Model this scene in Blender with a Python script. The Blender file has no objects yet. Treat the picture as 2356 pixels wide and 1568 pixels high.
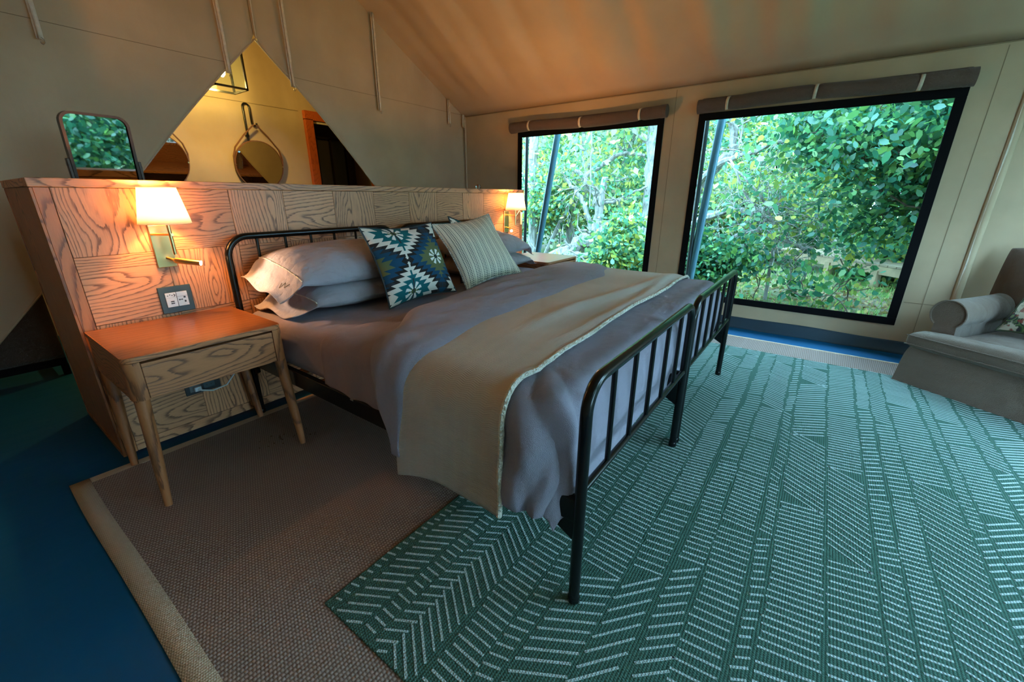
import bpy, bmesh, math, random
import numpy as np
from mathutils import Vector, Matrix, Euler, noise as mnoise

S = bpy.context.scene
COL = S.collection
PI = math.pi

# ------------------------------------------------------------------ camera
cam_d = bpy.data.cameras.new('camera')
cam_d.sensor_width = 36.0
cam_d.lens = 36.0 * 953.89 / 2356.0
cam_d.clip_start = 0.02
cam_d.clip_end = 200
cam = bpy.data.objects.new('camera', cam_d)
COL.objects.link(cam)
_p, _r, _y = 0.3348, 0.0036, 0.6266
_fw = Vector((math.cos(_y) * math.cos(_p), math.sin(_y) * math.cos(_p), -math.sin(_p)))
_rt = _fw.cross(Vector((0, 0, 1))).normalized()
_up = _rt.cross(_fw)
_r2 = _rt * math.cos(_r) + _up * math.sin(_r)
_u2 = -_rt * math.sin(_r) + _up * math.cos(_r)
_m = Matrix((_r2, _u2, -_fw)).transposed().to_4x4()
_m.translation = Vector((-0.5251, -2.4390, 1.1633))
cam.matrix_world = _m
S.camera = cam

# ------------------------------------------------------------------ world, exposure
W = bpy.data.worlds.new('World')
S.world = W
W.use_nodes = True
_bg = W.node_tree.nodes['Background']
_bg.inputs[0].default_value = (0.41, 0.75, 1.0, 1)
_bg.inputs[1].default_value = 13.0
S.view_settings.view_transform = 'Standard'
S.view_settings.look = 'None'
S.view_settings.exposure = 1.0
S.view_settings.gamma = 1.0
S.view_settings.use_curve_mapping = False
try:
    S.cycles.use_denoising = True
    S.cycles.max_bounces = 10
    S.cycles.diffuse_bounces = 6
    S.cycles.transparent_max_bounces = 24
    S.cycles.sample_clamp_indirect = 6.0
    S.cycles.caustics_reflective = False
    S.cycles.caustics_refractive = False
except Exception:
    pass

# ------------------------------------------------------------------ helpers
def rgb(r, g, b):
    """sRGB 0-255 -> linear rgba"""
    def f(c):
        c /= 255.0
        return c / 12.92 if c <= 0.04045 else ((c + 0.055) / 1.055) ** 2.4
    return (f(r), f(g), f(b), 1.0)

class NT:
    def __init__(self, name):
        self.m = bpy.data.materials.new(name)
        self.m.use_nodes = True
        self.t = self.m.node_tree
        self.b = self.t.nodes['Principled BSDF']
        self.out = self.t.nodes['Material Output']
    def n(self, typ, **kw):
        nd = self.t.nodes.new(typ)
        for k, v in kw.items():
            setattr(nd, k, v)
        return nd
    def l(self, a, b):
        self.t.links.new(a, b)
    def math(self, op, a, b=None, clamp=False):
        nd = self.n('ShaderNodeMath', operation=op)
        nd.use_clamp = clamp
        for i, x in enumerate((a, b)):
            if x is None: continue
            if isinstance(x, (int, float)): nd.inputs[i].default_value = x
            else: self.l(x, nd.inputs[i])
        return nd.outputs[0]
    def ramp(self, fac, stops, interp='LINEAR'):
        nd = self.n('ShaderNodeValToRGB')
        nd.color_ramp.interpolation = interp
        el = nd.color_ramp.elements
        while len(el) < len(stops): el.new(0.5)
        for e, (p, c) in zip(el, stops):
            e.position = p; e.color = c
        self.l(fac, nd.inputs[0])
        return nd.outputs[0]
    def mix(self, fac, a, b, typ='MIX'):
        nd = self.n('ShaderNodeMix', data_type='RGBA', blend_type=typ)
        if isinstance(fac, (int, float)): nd.inputs[0].default_value = fac
        else: self.l(fac, nd.inputs[0])
        for i, x in ((6, a), (7, b)):
            if isinstance(x, tuple): nd.inputs[i].default_value = x
            else: self.l(x, nd.inputs[i])
        return nd.outputs[2]
    def coord(self, which='Object', scale=(1, 1, 1), loc=(0, 0, 0), rot=(0, 0, 0)):
        tc = self.n('ShaderNodeTexCoord')
        mp = self.n('ShaderNodeMapping')
        mp.inputs['Scale'].default_value = scale
        mp.inputs['Location'].default_value = loc
        mp.inputs['Rotation'].default_value = rot
        self.l(tc.outputs[which], mp.inputs[0])
        return mp.outputs[0]
    def noise(self, vec, scale=5, detail=3, rough=0.5):
        nd = self.n('ShaderNodeTexNoise')
        nd.inputs['Scale'].default_value = scale
        nd.inputs['Detail'].default_value = detail
        nd.inputs['Roughness'].default_value = rough
        if vec is not None: self.l(vec, nd.inputs['Vector'])
        return nd.outputs[0]
    def bump(self, h, strength=0.3, dist=0.01, normal=None):
        nd = self.n('ShaderNodeBump')
        nd.inputs['Strength'].default_value = strength
        nd.inputs['Distance'].default_value = dist
        self.l(h, nd.inputs['Height'])
        if normal is not None: self.l(normal, nd.inputs['Normal'])
        self.l(nd.outputs[0], self.b.inputs['Normal'])
        return nd.outputs[0]
    def base(self, c):
        if isinstance(c, tuple): self.b.inputs['Base Color'].default_value = c
        else: self.l(c, self.b.inputs['Base Color'])
    def set(self, **kw):
        for k, v in kw.items():
            self.b.inputs[k].default_value = v
        return self

def simple(name, col, rough=0.6, metal=0.0, spec=None, nscale=None, namt=0.12, bump=0.0, bscale=None):
    n = NT(name)
    n.set(Roughness=rough, Metallic=metal)
    if spec is not None: n.b.inputs['Specular IOR Level'].default_value = spec
    if nscale:
        v = n.coord('Object')
        f = n.noise(v, nscale, 4)
        lo = tuple(c * (1 - namt) for c in col[:3]) + (1,)
        hi = tuple(min(1, c * (1 + namt)) for c in col[:3]) + (1,)
        n.base(n.ramp(f, [(0.3, lo), (0.7, hi)]))
    else:
        n.base(col)
    if bump:
        v = n.coord('Object')
        n.bump(n.noise(v, bscale or 60, 3), bump, 0.005)
    return n.m

def emis(name, col, strength):
    n = NT(name)
    n.base(col)
    n.b.inputs['Emission Color'].default_value = col
    n.b.inputs['Emission Strength'].default_value = strength
    return n.m

class MB:
    """collects shapes into one mesh"""
    def __init__(self):
        self.v = []; self.f = []
    def add(self, vs, fs):
        o = len(self.v)
        self.v += [tuple(x) for x in vs]
        self.f += [tuple(i + o for i in q) for q in fs]
        return self
    def box(self, c, d, rot=None):
        hx, hy, hz = d[0] / 2, d[1] / 2, d[2] / 2
        vs = [Vector((sx * hx, sy * hy, sz * hz)) for sz in (-1, 1) for sy in (-1, 1) for sx in (-1, 1)]
        if rot is not None:
            R = rot if isinstance(rot, Matrix) else Euler(rot).to_matrix()
            vs = [R @ x for x in vs]
        vs = [x + Vector(c) for x in vs]
        return self.add(vs, [(0, 2, 3, 1), (4, 5, 7, 6), (0, 1, 5, 4), (2, 6, 7, 3), (0, 4, 6, 2), (1, 3, 7, 5)])
    def box2(self, a, b):
        return self.box([(x + y) / 2 for x, y in zip(a, b)], [abs(y - x) for x, y in zip(a, b)])
    def tube(self, pts, r, n=10, caps=True, closed=False):
        pts = [Vector(p) for p in pts]
        rs = r if isinstance(r, (list, tuple)) else [r] * len(pts)
        m = len(pts); vs = []; prev = None
        for i, p in enumerate(pts):
            if closed: t = pts[(i + 1) % m] - pts[i - 1]
            else: t = pts[min(i + 1, m - 1)] - pts[max(i - 1, 0)]
            if t.length < 1e-9: t = Vector((0, 0, 1))
            t.normalize()
            if prev is None:
                a = Vector((0, 0, 1)) if abs(t.z) < 0.9 else Vector((1, 0, 0))
                u = t.cross(a).normalized()
            else:
                u = (prev - t * prev.dot(t))
                u = u.normalized() if u.length > 1e-6 else t.orthogonal().normalized()
            w = t.cross(u); prev = u
            for k in range(n):
                an = 2 * PI * k / n
                vs.append(p + (u * math.cos(an) + w * math.sin(an)) * rs[i])
        fs = []
        for i in range(m if closed else m - 1):
            j = (i + 1) % m
            for k in range(n):
                k2 = (k + 1) % n
                fs.append((i * n + k, i * n + k2, j * n + k2, j * n + k))
        if caps and not closed:
            fs.append(tuple(range(n - 1, -1, -1)))
            fs.append(tuple((m - 1) * n + k for k in range(n)))
        return self.add(vs, fs)
    def lathe(self, prof, n=24, c=(0, 0, 0), axis='Z', caps=True):
        vs = []; c = Vector(c)
        for (r, h) in prof:
            for k in range(n):
                a = 2 * PI * k / n
                x, y = r * math.cos(a), r * math.sin(a)
                q = Vector((x, y, h)) if axis == 'Z' else (Vector((h, x, y)) if axis == 'X' else Vector((y, h, x)))
                vs.append(q + c)
        fs = []
        for i in range(len(prof) - 1):
            for k in range(n):
                k2 = (k + 1) % n
                fs.append((i * n + k, i * n + k2, (i + 1) * n + k2, (i + 1) * n + k))
        if caps:
            fs.append(tuple(range(n - 1, -1, -1)))
            fs.append(tuple((len(prof) - 1) * n + k for k in range(n)))
        return self.add(vs, fs)
    def grid(self, fn, nu, nv, wrap_u=False):
        vs = []
        for j in range(nv + 1):
            for i in range(nu + (0 if wrap_u else 1)):
                vs.append(fn(i / nu, j / nv))
        w = nu if wrap_u else nu + 1
        fs = []
        for j in range(nv):
            for i in range(nu):
                i2 = (i + 1) % w
                fs.append((j * w + i, j * w + i2, (j + 1) * w + i2, (j + 1) * w + i))
        return self.add(vs, fs)
    def build(self, name, mat, parent=None, smooth=True, bevel=0.0, seg=2, solid=0.0, loc=None, rot=None, subd=0, angle=40, weld=0.0):
        me = bpy.data.meshes.new(name)
        me.from_pydata(self.v, [], self.f)
        me.update()
        if mat is not None: me.materials.append(mat)
        if smooth:
            me.polygons.foreach_set('use_smooth', [True] * len(me.polygons))
            try: me.set_sharp_from_angle(angle=math.radians(angle))
            except Exception: pass
        if weld:
            bm = bmesh.new(); bm.from_mesh(me); bmesh.ops.remove_doubles(bm, verts=bm.verts, dist=weld); bm.to_mesh(me); bm.free()
        o = bpy.data.objects.new(name, me)
        COL.objects.link(o)
        if parent is not None: o.parent = parent
        if loc is not None: o.location = loc
        if rot is not None: o.rotation_euler = rot
        if solid:
            md = o.modifiers.new('Solidify', 'SOLIDIFY'); md.thickness = solid; md.offset = 0
        if bevel:
            md = o.modifiers.new('Bevel', 'BEVEL'); md.width = bevel; md.segments = seg
            md.limit_method = 'ANGLE'; md.angle_limit = math.radians(40)
        if subd:
            md = o.modifiers.new('Subdivision', 'SUBSURF'); md.levels = subd; md.render_levels = subd
        return o

def tag(o, label, cat, group=None, kind=None):
    if label: o['label'] = label
    if cat: o['category'] = cat
    if group: o['group'] = group
    if kind: o['kind'] = kind
    return o

def thing(name, label, cat, loc=(0, 0, 0), rotz=0, group=None):
    o = bpy.data.objects.new(name, None)
    o.empty_display_size = 0.1
    COL.objects.link(o)
    o.location = loc
    o.rotation_euler = (0, 0, rotz)
    return tag(o, label, cat, group)

def struct(o):
    o['kind'] = 'structure'
    return o

def copy_tree(o, parent=None):
    c = o.copy()
    COL.objects.link(c)
    c.parent = parent
    for ch in list(o.children):
        copy_tree(ch, c)
    return c

def fnoise(x, y, z=0.0, s=1.0):
    return mnoise.noise(Vector((x * s, y * s, z * s)))

def smooth01(t):
    t = max(0.0, min(1.0, t))
    return t * t * (3 - 2 * t)

def arc_pts(c, r, a0, a1, n, ax=(1, 0, 0), ay=(0, 0, 1)):
    c = Vector(c); ax = Vector(ax); ay = Vector(ay)
    return [c + ax * (r * math.cos(a0 + (a1 - a0) * i / n)) + ay * (r * math.sin(a0 + (a1 - a0) * i / n)) for i in range(n + 1)]

# ------------------------------------------------------------------ materials
def m_canvas(name, col, amt=0.10, wr=0.25):
    n = NT(name)
    n.set(Roughness=0.85)
    n.b.inputs['Specular IOR Level'].default_value = 0.15
    v = n.coord('Object')
    a = n.noise(v, 2.2, 4)
    lo = tuple(c * (1 - amt) for c in col[:3]) + (1,)
    hi = tuple(c * (1 + amt) for c in col[:3]) + (1,)
    n.base(n.ramp(a, [(0.3, lo), (0.7, hi)]))
    b1 = n.noise(n.coord('Object', scale=(1, 1, 0.35)), 5.0, 3)
    fine = n.noise(v, 260, 2)
    h = n.math('ADD', n.math('MULTIPLY', b1, 1.0), n.math('MULTIPLY', fine, 0.03))
    n.bump(h, wr, 0.04)
    return n.m

def m_oak(name, axis='X', light=rgb(204, 143, 100), dark=rgb(78, 46, 32), freq=38.0, rough=0.42, amt=1.0):
    """oak veneer: cathedral grain running along a local axis, shifted at random for every object"""
    n = NT(name)
    n.set(Roughness=rough)
    n.b.inputs['Specular IOR Level'].default_value = 0.4
    tc = n.n('ShaderNodeTexCoord')
    oi = n.n('ShaderNodeObjectInfo')
    sep = n.n('ShaderNodeSeparateXYZ')
    n.l(tc.outputs['Object'], sep.inputs[0])
    o = {'X': (0, 1, 2), 'Y': (1, 0, 2), 'Z': (2, 0, 1)}[axis]
    g, c1, c2 = (sep.outputs[i] for i in o)
    rnd = n.math('MULTIPLY', oi.outputs['Random'], 37.0)
    comb = n.n('ShaderNodeCombineXYZ')
    n.l(n.math('MULTIPLY', g, 1.0), comb.inputs[0])
    n.l(n.math('MULTIPLY', c1, 3.0), comb.inputs[1])
    n.l(n.math('ADD', n.math('MULTIPLY', c2, 3.0), rnd), comb.inputs[2])
    warp = n.noise(comb.outputs[0], 2.3, 2.0, 0.5)
    warp2 = n.noise(comb.outputs[0], 9.0, 3.0, 0.5)
    off = n.math('SUBTRACT', n.math('MULTIPLY', n.math('FRACT', n.math('MULTIPLY', rnd, 1.7)), 0.14), 0.07)
    zc = n.math('ADD', n.math('ADD', c2, n.math('MULTIPLY', c1, 0.8)), off)
    zw = n.math('ADD', zc, n.math('MULTIPLY', n.math('SUBTRACT', warp, 0.5), 0.10))
    gw = n.math('ADD', n.math('MULTIPLY', g, 0.15), n.math('MULTIPLY', n.math('SUBTRACT', warp, 0.5), 0.13))
    gg = n.math('ADD', gw, n.math('SUBTRACT', n.math('MULTIPLY', n.math('FRACT', n.math('MULTIPLY', rnd, 3.1)), 0.10), 0.02))
    rr = n.math('SQRT', n.math('ADD', n.math('MULTIPLY', zw, zw), n.math('MULTIPLY', gg, gg)))
    # long pores
    cp = n.n('ShaderNodeCombineXYZ')
    n.l(n.math('MULTIPLY', g, 20.0), cp.inputs[0])
    n.l(n.math('MULTIPLY', c1, 260.0), cp.inputs[1])
    n.l(n.math('ADD', n.math('MULTIPLY', c2, 260.0), rnd), cp.inputs[2])
    pores = n.noise(cp.outputs[0], 1.0, 2.0, 0.6)
    ph = n.math('ADD', n.math('MULTIPLY', rr, freq * 2 * 0.9), n.math('MULTIPLY', warp2, 0.5))
    fr = n.math('FRACT', n.math('ADD', ph, n.math('MULTIPLY', pores, 0.45)))
    line = n.ramp(fr, [(0.0, (1, 1, 1, 1)), (0.10, (0.95, 0.95, 0.95, 1)), (0.26, (0.22, 0.22, 0.22, 1)), (0.50, (0.0, 0.0, 0.0, 1)), (0.93, (0.05, 0.05, 0.05, 1)), (1.0, (1, 1, 1, 1))])
    dk = n.math('MULTIPLY', line, n.math('ADD', n.math('MULTIPLY', pores, 1.3), 0.12), True)
    tone = n.noise(comb.outputs[0], 1.6, 2.0)
    lt = n.mix(tone, tuple(c * 0.80 for c in light[:3]) + (1,), tuple(min(1, c * 1.12) for c in light[:3]) + (1,))
    dkf = n.math('MULTIPLY', n.math('ADD', n.math('MULTIPLY', dk, 0.95), n.math('MULTIPLY', n.math('SUBTRACT', 0.62, pores), 0.35), True), amt, True)
    per = n.math('ADD', n.math('MULTIPLY', n.math('FRACT', n.math('MULTIPLY', rnd, 5.3)), 0.26), 0.86)
    col = n.mix(dkf, lt, dark)
    mul = n.n('ShaderNodeVectorMath', operation='SCALE')
    n.l(col, mul.inputs[0]); n.l(per, mul.inputs['Scale'])
    n.base(mul.outputs[0])
    n.bump(n.math('SUBTRACT', 1.0, dk), 0.18, 0.002)
    return n.m

def m_fabric(name, col, amt=0.06, rough=0.9, weave=420, bmp=0.10, wrinkle=0.0, wscale=9, sheen=0.15):
    n = NT(name)
    n.set(Roughness=rough)
    n.b.inputs['Specular IOR Level'].default_value = 0.1
    try:
        n.b.inputs['Sheen Weight'].default_value = sheen
    except Exception: pass
    v = n.coord('Object')
    a = n.noise(v, 3.0, 3)
    lo = tuple(c * (1 - amt) for c in col[:3]) + (1,)
    hi = tuple(min(1, c * (1 + amt)) for c in col[:3]) + (1,)
    n.base(n.ramp(a, [(0.3, lo), (0.7, hi)]))
    h = n.math('MULTIPLY', n.noise(v, weave, 1), 0.06)
    if wrinkle:
        vs = n.coord('Object', scale=(0.7, 1.3, 1.0), rot=(0.2, 0.3, 0.5))
        rid = n.math('ABSOLUTE', n.math('SUBTRACT', n.noise(vs, wscale * 0.6, 2.5, 0.5), 0.5))
        h = n.math('ADD', h, n.math('MULTIPLY', rid, wrinkle * 1.6))
        h = n.math('ADD', h, n.math('MULTIPLY', n.noise(v, wscale, 3, 0.55), wrinkle * 0.6))
    n.bump(h, 0.8 if wrinkle else 0.35, 0.10 if wrinkle else bmp * 0.05)
    return n.m

M = {}
CANV = (0.46, 0.345, 0.225, 1)
M['canvas'] = m_canvas('canvas', CANV)
M['canvas_roof'] = m_canvas('canvas_roof', (0.50, 0.37, 0.25, 1), 0.06, 0.15)
M['canvas_dark'] = m_canvas('canvas_unlit_room', (0.11, 0.085, 0.07, 1), 0.12, 0.4)  # end wall canvas, the dark of the unlit room put into its colour
M['strap'] = simple('cotton_tape', (0.62, 0.53, 0.42, 1), 0.85, nscale=40)
M['oak_x'] = m_oak('oak_grain_x', 'X')
M['oak_y'] = m_oak('oak_grain_y', 'Y')
M['oak_z'] = m_oak('oak_grain_z', 'Z')
M['walnut_x'] = m_oak('oak_dark_x', 'X', rgb(176, 113, 72), rgb(70, 41, 28), 40)
M['walnut_y'] = m_oak('oak_dark_y', 'Y', rgb(176, 113, 72), rgb(70, 41, 28), 40)
M['walnut_z'] = m_oak('oak_dark_z', 'Z', rgb(178, 112, 68), rgb(84, 47, 30), 24)
M['top_x'] = m_oak('honey_oak_top', 'X', rgb(134, 82, 44), rgb(84, 44, 22), 16, 0.30, 0.5)
M['black_metal'] = simple('black_enamel', (0.004, 0.0045, 0.005, 1), 0.22, 0.0, 0.32)
M['brass'] = simple('brushed_brass', (0.62, 0.46, 0.20, 1), 0.28, 1.0)
M['black'] = simple('black_webbing', (0.004, 0.004, 0.005, 1), 0.85, 0.0, 0.1)
M['blue_floor'] = None
# ------------------------------------------------------------------ the tent shell
XL, XR, XM = -1.02, 3.798, 1.389
EAVE, RIDGE = 2.095, 3.47
YF, YD, YB = -4.7, 1.44, 2.80
KS = (RIDGE - EAVE) / (XR - XM)
def roof_z(x):
    return RIDGE - abs(x - XM) * KS

nf = NT('blue_groundsheet')
nf.set(Roughness=0.6)
nf.b.inputs['Specular IOR Level'].default_value = 0.12
_v = nf.coord('Object')
_a = nf.noise(_v, 1.3, 4)
nf.base(nf.ramp(_a, [(0.3, (0.0005, 0.062, 0.155, 1)), (0.7, (0.001, 0.080, 0.19, 1))]))
nf.bump(nf.noise(nf.coord('Object', scale=(1, 3, 1)), 3.5, 3), 0.12, 0.03)
M['blue_floor'] = nf.m
M['skirt'] = simple('blue_grey_pvc', (0.012, 0.035, 0.055, 1), 0.4, nscale=3, bump=0.25, bscale=5)

fl = MB().box2((XL, YF, -0.03), (XR, YB + 1.0, 0.0)).build('floor', M['blue_floor'], smooth=False)
struct(fl)

# ceiling: sagging canvas with folds running down the slope
def ceil_pt(u, v):
    y = YF + (YB + 1.0 - YF) * v
    if u < 0.5:
        s = u * 2; x = XR + (XM - XR) * s; sgn = 1
    else:
        s = (1 - u) * 2; x = XL + (XM - XL) * s; sgn = -1
    z = roof_z(x)
    yy = y + 0.35 * s * fnoise(y, 3.1, s, 0.5)
    w = 0.45 + 0.55 * fnoise(yy * 0.6, 7.7)
    d = (0.036 * math.sin(yy * 13.0 + 3.0 * fnoise(yy, 1.3, 0, 0.9)) * w
         + 0.055 * fnoise(yy * 2.3, s * 0.5, 4.4)
         + 0.008 * math.sin(yy * 27 + 4 * fnoise(yy, 2.2)))
    d *= smooth01(s * 5) * smooth01((1 - s) * 4) * 1.0
    if y > -2.6 and sgn > 0: d *= 0.6 + 0.4 * smooth01((0.2 - y) / 2.0)
    d -= 0.03 * math.sin(PI * s)
    nx, nz = sgn * math.sin(math.atan(KS)), math.cos(math.atan(KS))
    return (x + nx * d, y, z + nz * d)
ce = MB().grid(ceil_pt, 48, 260).build('ceiling', M['canvas_roof'], solid=0.004)
struct(ce)

WIN = [(0.612, -1.05), (-1.355, -3.045)]
WZ0, WZ1 = 0.213, 1.86

def side_wall(name, x, sgn, yb=YB + 1.0):
    m = MB()
    t = 0.006
    def panel(ya, yb_, za, zb):
        m.box2((x, ya, za), (x + sgn * t, yb_, zb))
    ys = [yb, WIN[0][0], WIN[0][1], WIN[1][0], WIN[1][1], YF]
    panel(ys[1], ys[0], 0, EAVE + 0.01)
    panel(ys[3], ys[2], 0, EAVE + 0.01)
    panel(ys[5], ys[4], 0, EAVE + 0.01)
    for a, b in WIN:
        panel(b, a, 0, WZ0)
        panel(b, a, WZ1, EAVE + 0.01)
    return struct(m.build(name, M['canvas'], smooth=False))
wr = side_wall('wall_right', XR, 1)
wl = struct(MB().box2((XL - 0.006, YF, 0), (XL, YB + 1.0, EAVE + 0.01)).build('wall_left', M['canvas'], smooth=False))

# seams and zip flaps sewn to the window wall
def seam(y, z0, z1, w=0.012, mat='canvas', t=0.003, name='seam'):
    MB().box2((XR - t, y - w / 2, z0), (XR + 0.001, y + w / 2, z1)).build(name, M[mat], wr, smooth=False)
M['seam'] = simple('seam_thread', (0.25, 0.18, 0.11, 1), 0.9)
for yy in (-1.135, -3.165):
    seam(yy, 0.10, EAVE - 0.02, 0.004, 'seam', 0.002)
# zip flap
MB().grid(lambda u, v: (XR - 0.012 * math.sin(PI * u) - 0.003 - 0.006 * abs(fnoise(v * 3, 1.2)), -3.30 - 0.05 * u, 0.10 + (EAVE - 0.12) * v), 6, 30).build('zip_flap', M['canvas'], wr, solid=0.003)
MB().box2((XR - 0.016, -3.327, 0.10), (XR - 0.0115, -3.312, EAVE - 0.05)).build('zip_tape', M['strap'], wr, smooth=False)
# hem bands
MB().box2((XR - 0.003, YF, 0.40), (XR, -3.06, 0.404)).build('seam', M['seam'], wr, smooth=False)
# gathered valance above the windows
def valance(u, v):
    y = YB - 0.3 + (YF + 0.3 - (YB - 0.3)) * u
    z = EAVE - 0.005 - 0.035 * v
    d = 0.004 + 0.006 * v * (1 + math.sin(y * 60 + 5 * fnoise(y, 0.4, 0, 3)))
    return (XR - d, y, z)

tr = MB().tube([(XR - 0.006, YB, EAVE - 0.003), (XR - 0.006, YF, EAVE - 0.003)], 0.0045, 6).build('trim_1', M['seam'])
struct(tr)
tr = MB().tube([(XR, YD - 0.012, EAVE), (XM, YD - 0.012, RIDGE - 0.045), (XL, YD - 0.012, EAVE)], 0.007, 6).build('trim_2', M['canvas'])
struct(tr)
tr = MB().box2((XR - 0.02, YD - 0.03, 0.0), (XR, YD - 0.012, EAVE)).build('trim_3', M['canvas'], smooth=False)
struct(tr)

# skirting along the window wall
def skirt(u, v):
    y = YD + (YF - YD) * u
    z = 0.0 + 0.095 * v + 0.012 * v * fnoise(y, 0.7, 0, 2.0)
    x = XR - 0.004 - 0.05 * (1 - v) ** 2 - 0.007 * abs(fnoise(y, v * 0.2, 1.0, 4.0)) * (1 - v * 0.6)
    return (x, y, z)
bs = MB().grid(skirt, 160, 6).build('baseboard_right', M['skirt'], solid=0.003)
struct(bs)

# front and rear
def gable(name, y, pieces, mat):
    m = MB()
    for (xa, xb, za) in pieces:
        xs = [xa] + ([XM] if xa < XM < xb else []) + [xb]
        for a, b in zip(xs[:-1], xs[1:]):
            za_, zb_ = roof_z(a) + 0.01, roof_z(b) + 0.01
            m.add([(a, y, za), (b, y, za), (b, y, zb_), (a, y, za_)], [(0, 1, 2, 3)])
    return struct(m.build(name, mat, smooth=False, solid=0.006))
DX0, DX1, DZ = 2.52, 3.40, 2.03
gable('wall_rear', YB, [(XL, DX0, 0), (DX0, DX1, DZ), (DX1, XR, 0)], M['canvas'])
gable('wall_front', YF, [(XL, -0.50, 0), (-0.50, 3.66, 2.45), (3.66, XR, 0)], M['canvas'])
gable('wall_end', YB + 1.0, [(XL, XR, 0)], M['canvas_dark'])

# the canvas divider behind the bed: two flaps drawn apart into an inverted V
AZ = 2.316
def edge_x(z, s):
    d = max(0.0, AZ - z)
    return XM - s * (d * 0.915 + 0.03 * math.sin(min(1.0, d / 1.1) * PI))
def flap(s):
    out = XL if s > 0 else XR
    def wob(x, z, k):
        d = abs(x - edge_x(z, s))
        return YD + 0.014 * fnoise(x * 1.1, z * 1.1, 3 * s) - 0.03 * math.exp(-d * 7) * smooth01((AZ - z) * 2)
    def low(u, v):
        z = 2.0 * v
        x = out + (edge_x(z, s) - out) * u
        return (x, wob(x, z, u), z)
    def high(u, v):
        z = 2.0; x = out
        for _ in range(12):
            x = out + (edge_x(z, s) - out) * u
            z = 2.0 + v * (roof_z(x) + 0.02 - 2.0)
        return (x, wob(x, z, u), z)
    m = MB().grid(low, 50, 36)
    m.grid(high, 50, 26)
    return m
wb = bpy.data.objects.new('wall_back', None); COL.objects.link(wb); wb.location = (XM, YD, 0); struct(wb)
for s in (1, -1):
    o = flap(s).build('canvas_flap', M['canvas'], wb, solid=0.004, weld=0.0005)
    o.matrix_parent_inverse = Matrix.Translation((-XM, -YD, 0))
    # horizontal seam at eave height
    pts = []
    xa = XL if s > 0 else XR
    for i in range(24):
        x = xa + (edge_x(2.11, s) - xa) * i / 23
        pts.append((x, YD - 0.0035 + 0.014 * fnoise(x * 1.1, 2.11 * 1.1, 3 * s) - 0.03 * math.exp(-abs(x - edge_x(2.11, s)) * 7) * smooth01((AZ - 2.11) * 2), 2.11))
    o = MB().tube(pts, 0.0016, 4).build('seam', M['seam'], wb)
    o.matrix_parent_inverse = Matrix.Translation((-XM, -YD, 0))
    # rolled hem along the opening
    pts = [(edge_x(AZ * (1 - i / 40), s), YD + 0.014 * fnoise(edge_x(AZ * (1 - i / 40), s) * 1.1, AZ * (1 - i / 40) * 1.1, 3 * s) - 0.03 * smooth01(AZ * i / 40 * 2), AZ * (1 - i / 40)) for i in range(41)]
    o = MB().tube(pts, 0.006, 6).build('hem', M['canvas'], wb)
    o.matrix_parent_inverse = Matrix.Translation((-XM, -YD, 0))
# seam on the rear wall at eave height
rs = MB().tube([(XL, YB - 0.006, 2.10), (DX0 - 0.1, YB - 0.006, 2.10)], 0.003, 5).build('trim_4', M['seam']); struct(rs)

# windows: black webbing border, clear pane
def m_pane():
    n = NT('clear_pane')
    tr_ = n.n('ShaderNodeBsdfTransparent'); tr_.inputs[0].default_value = (0.93, 0.97, 0.98, 1)
    gl = n.n('ShaderNodeBsdfGlossy'); gl.inputs['Roughness'].default_value = 0.12
    fr = n.n('ShaderNodeFresnel'); fr.inputs[0].default_value = 1.08
    mx = n.n('ShaderNodeMixShader')
    n.l(fr.outputs[0], mx.inputs[0]); n.l(tr_.outputs[0], mx.inputs[1]); n.l(gl.outputs[0], mx.inputs[2])
    n.l(mx.outputs[0], n.out.inputs[0])
    return n.m
M['pane'] = m_pane()
def window(name, x, sgn, ya, yb):
    w = bpy.data.objects.new(name, None); COL.objects.link(w); struct(w)
    w.location = (x, (ya + yb) / 2, WZ0)
    L = ya - yb; H = WZ1 - WZ0; b = 0.058
    def bar(c, d):
        MB().box(c, d).build('frame_bar', M['black'], w, smooth=False, bevel=0.003)
    xo = -sgn * 0.004
    bar((xo, 0, b / 2), (0.014, L, b)); bar((xo, 0, H - b / 2), (0.014, L, b))
    bar((xo, L / 2 - b / 2, H / 2), (0.0138, b, H - 2 * b)); bar((xo, -L / 2 + b / 2, H / 2), (0.0138, b, H - 2 * b))
    MB().box((sgn * 0.003, 0, H / 2), (0.0015, L - 0.04, H - 0.04)).build('pane', M['pane'], w, smooth=False)
    return w
window('window_1', XR, 1, *WIN[0])
window('window_2', XR, 1, *WIN[1])

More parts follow.
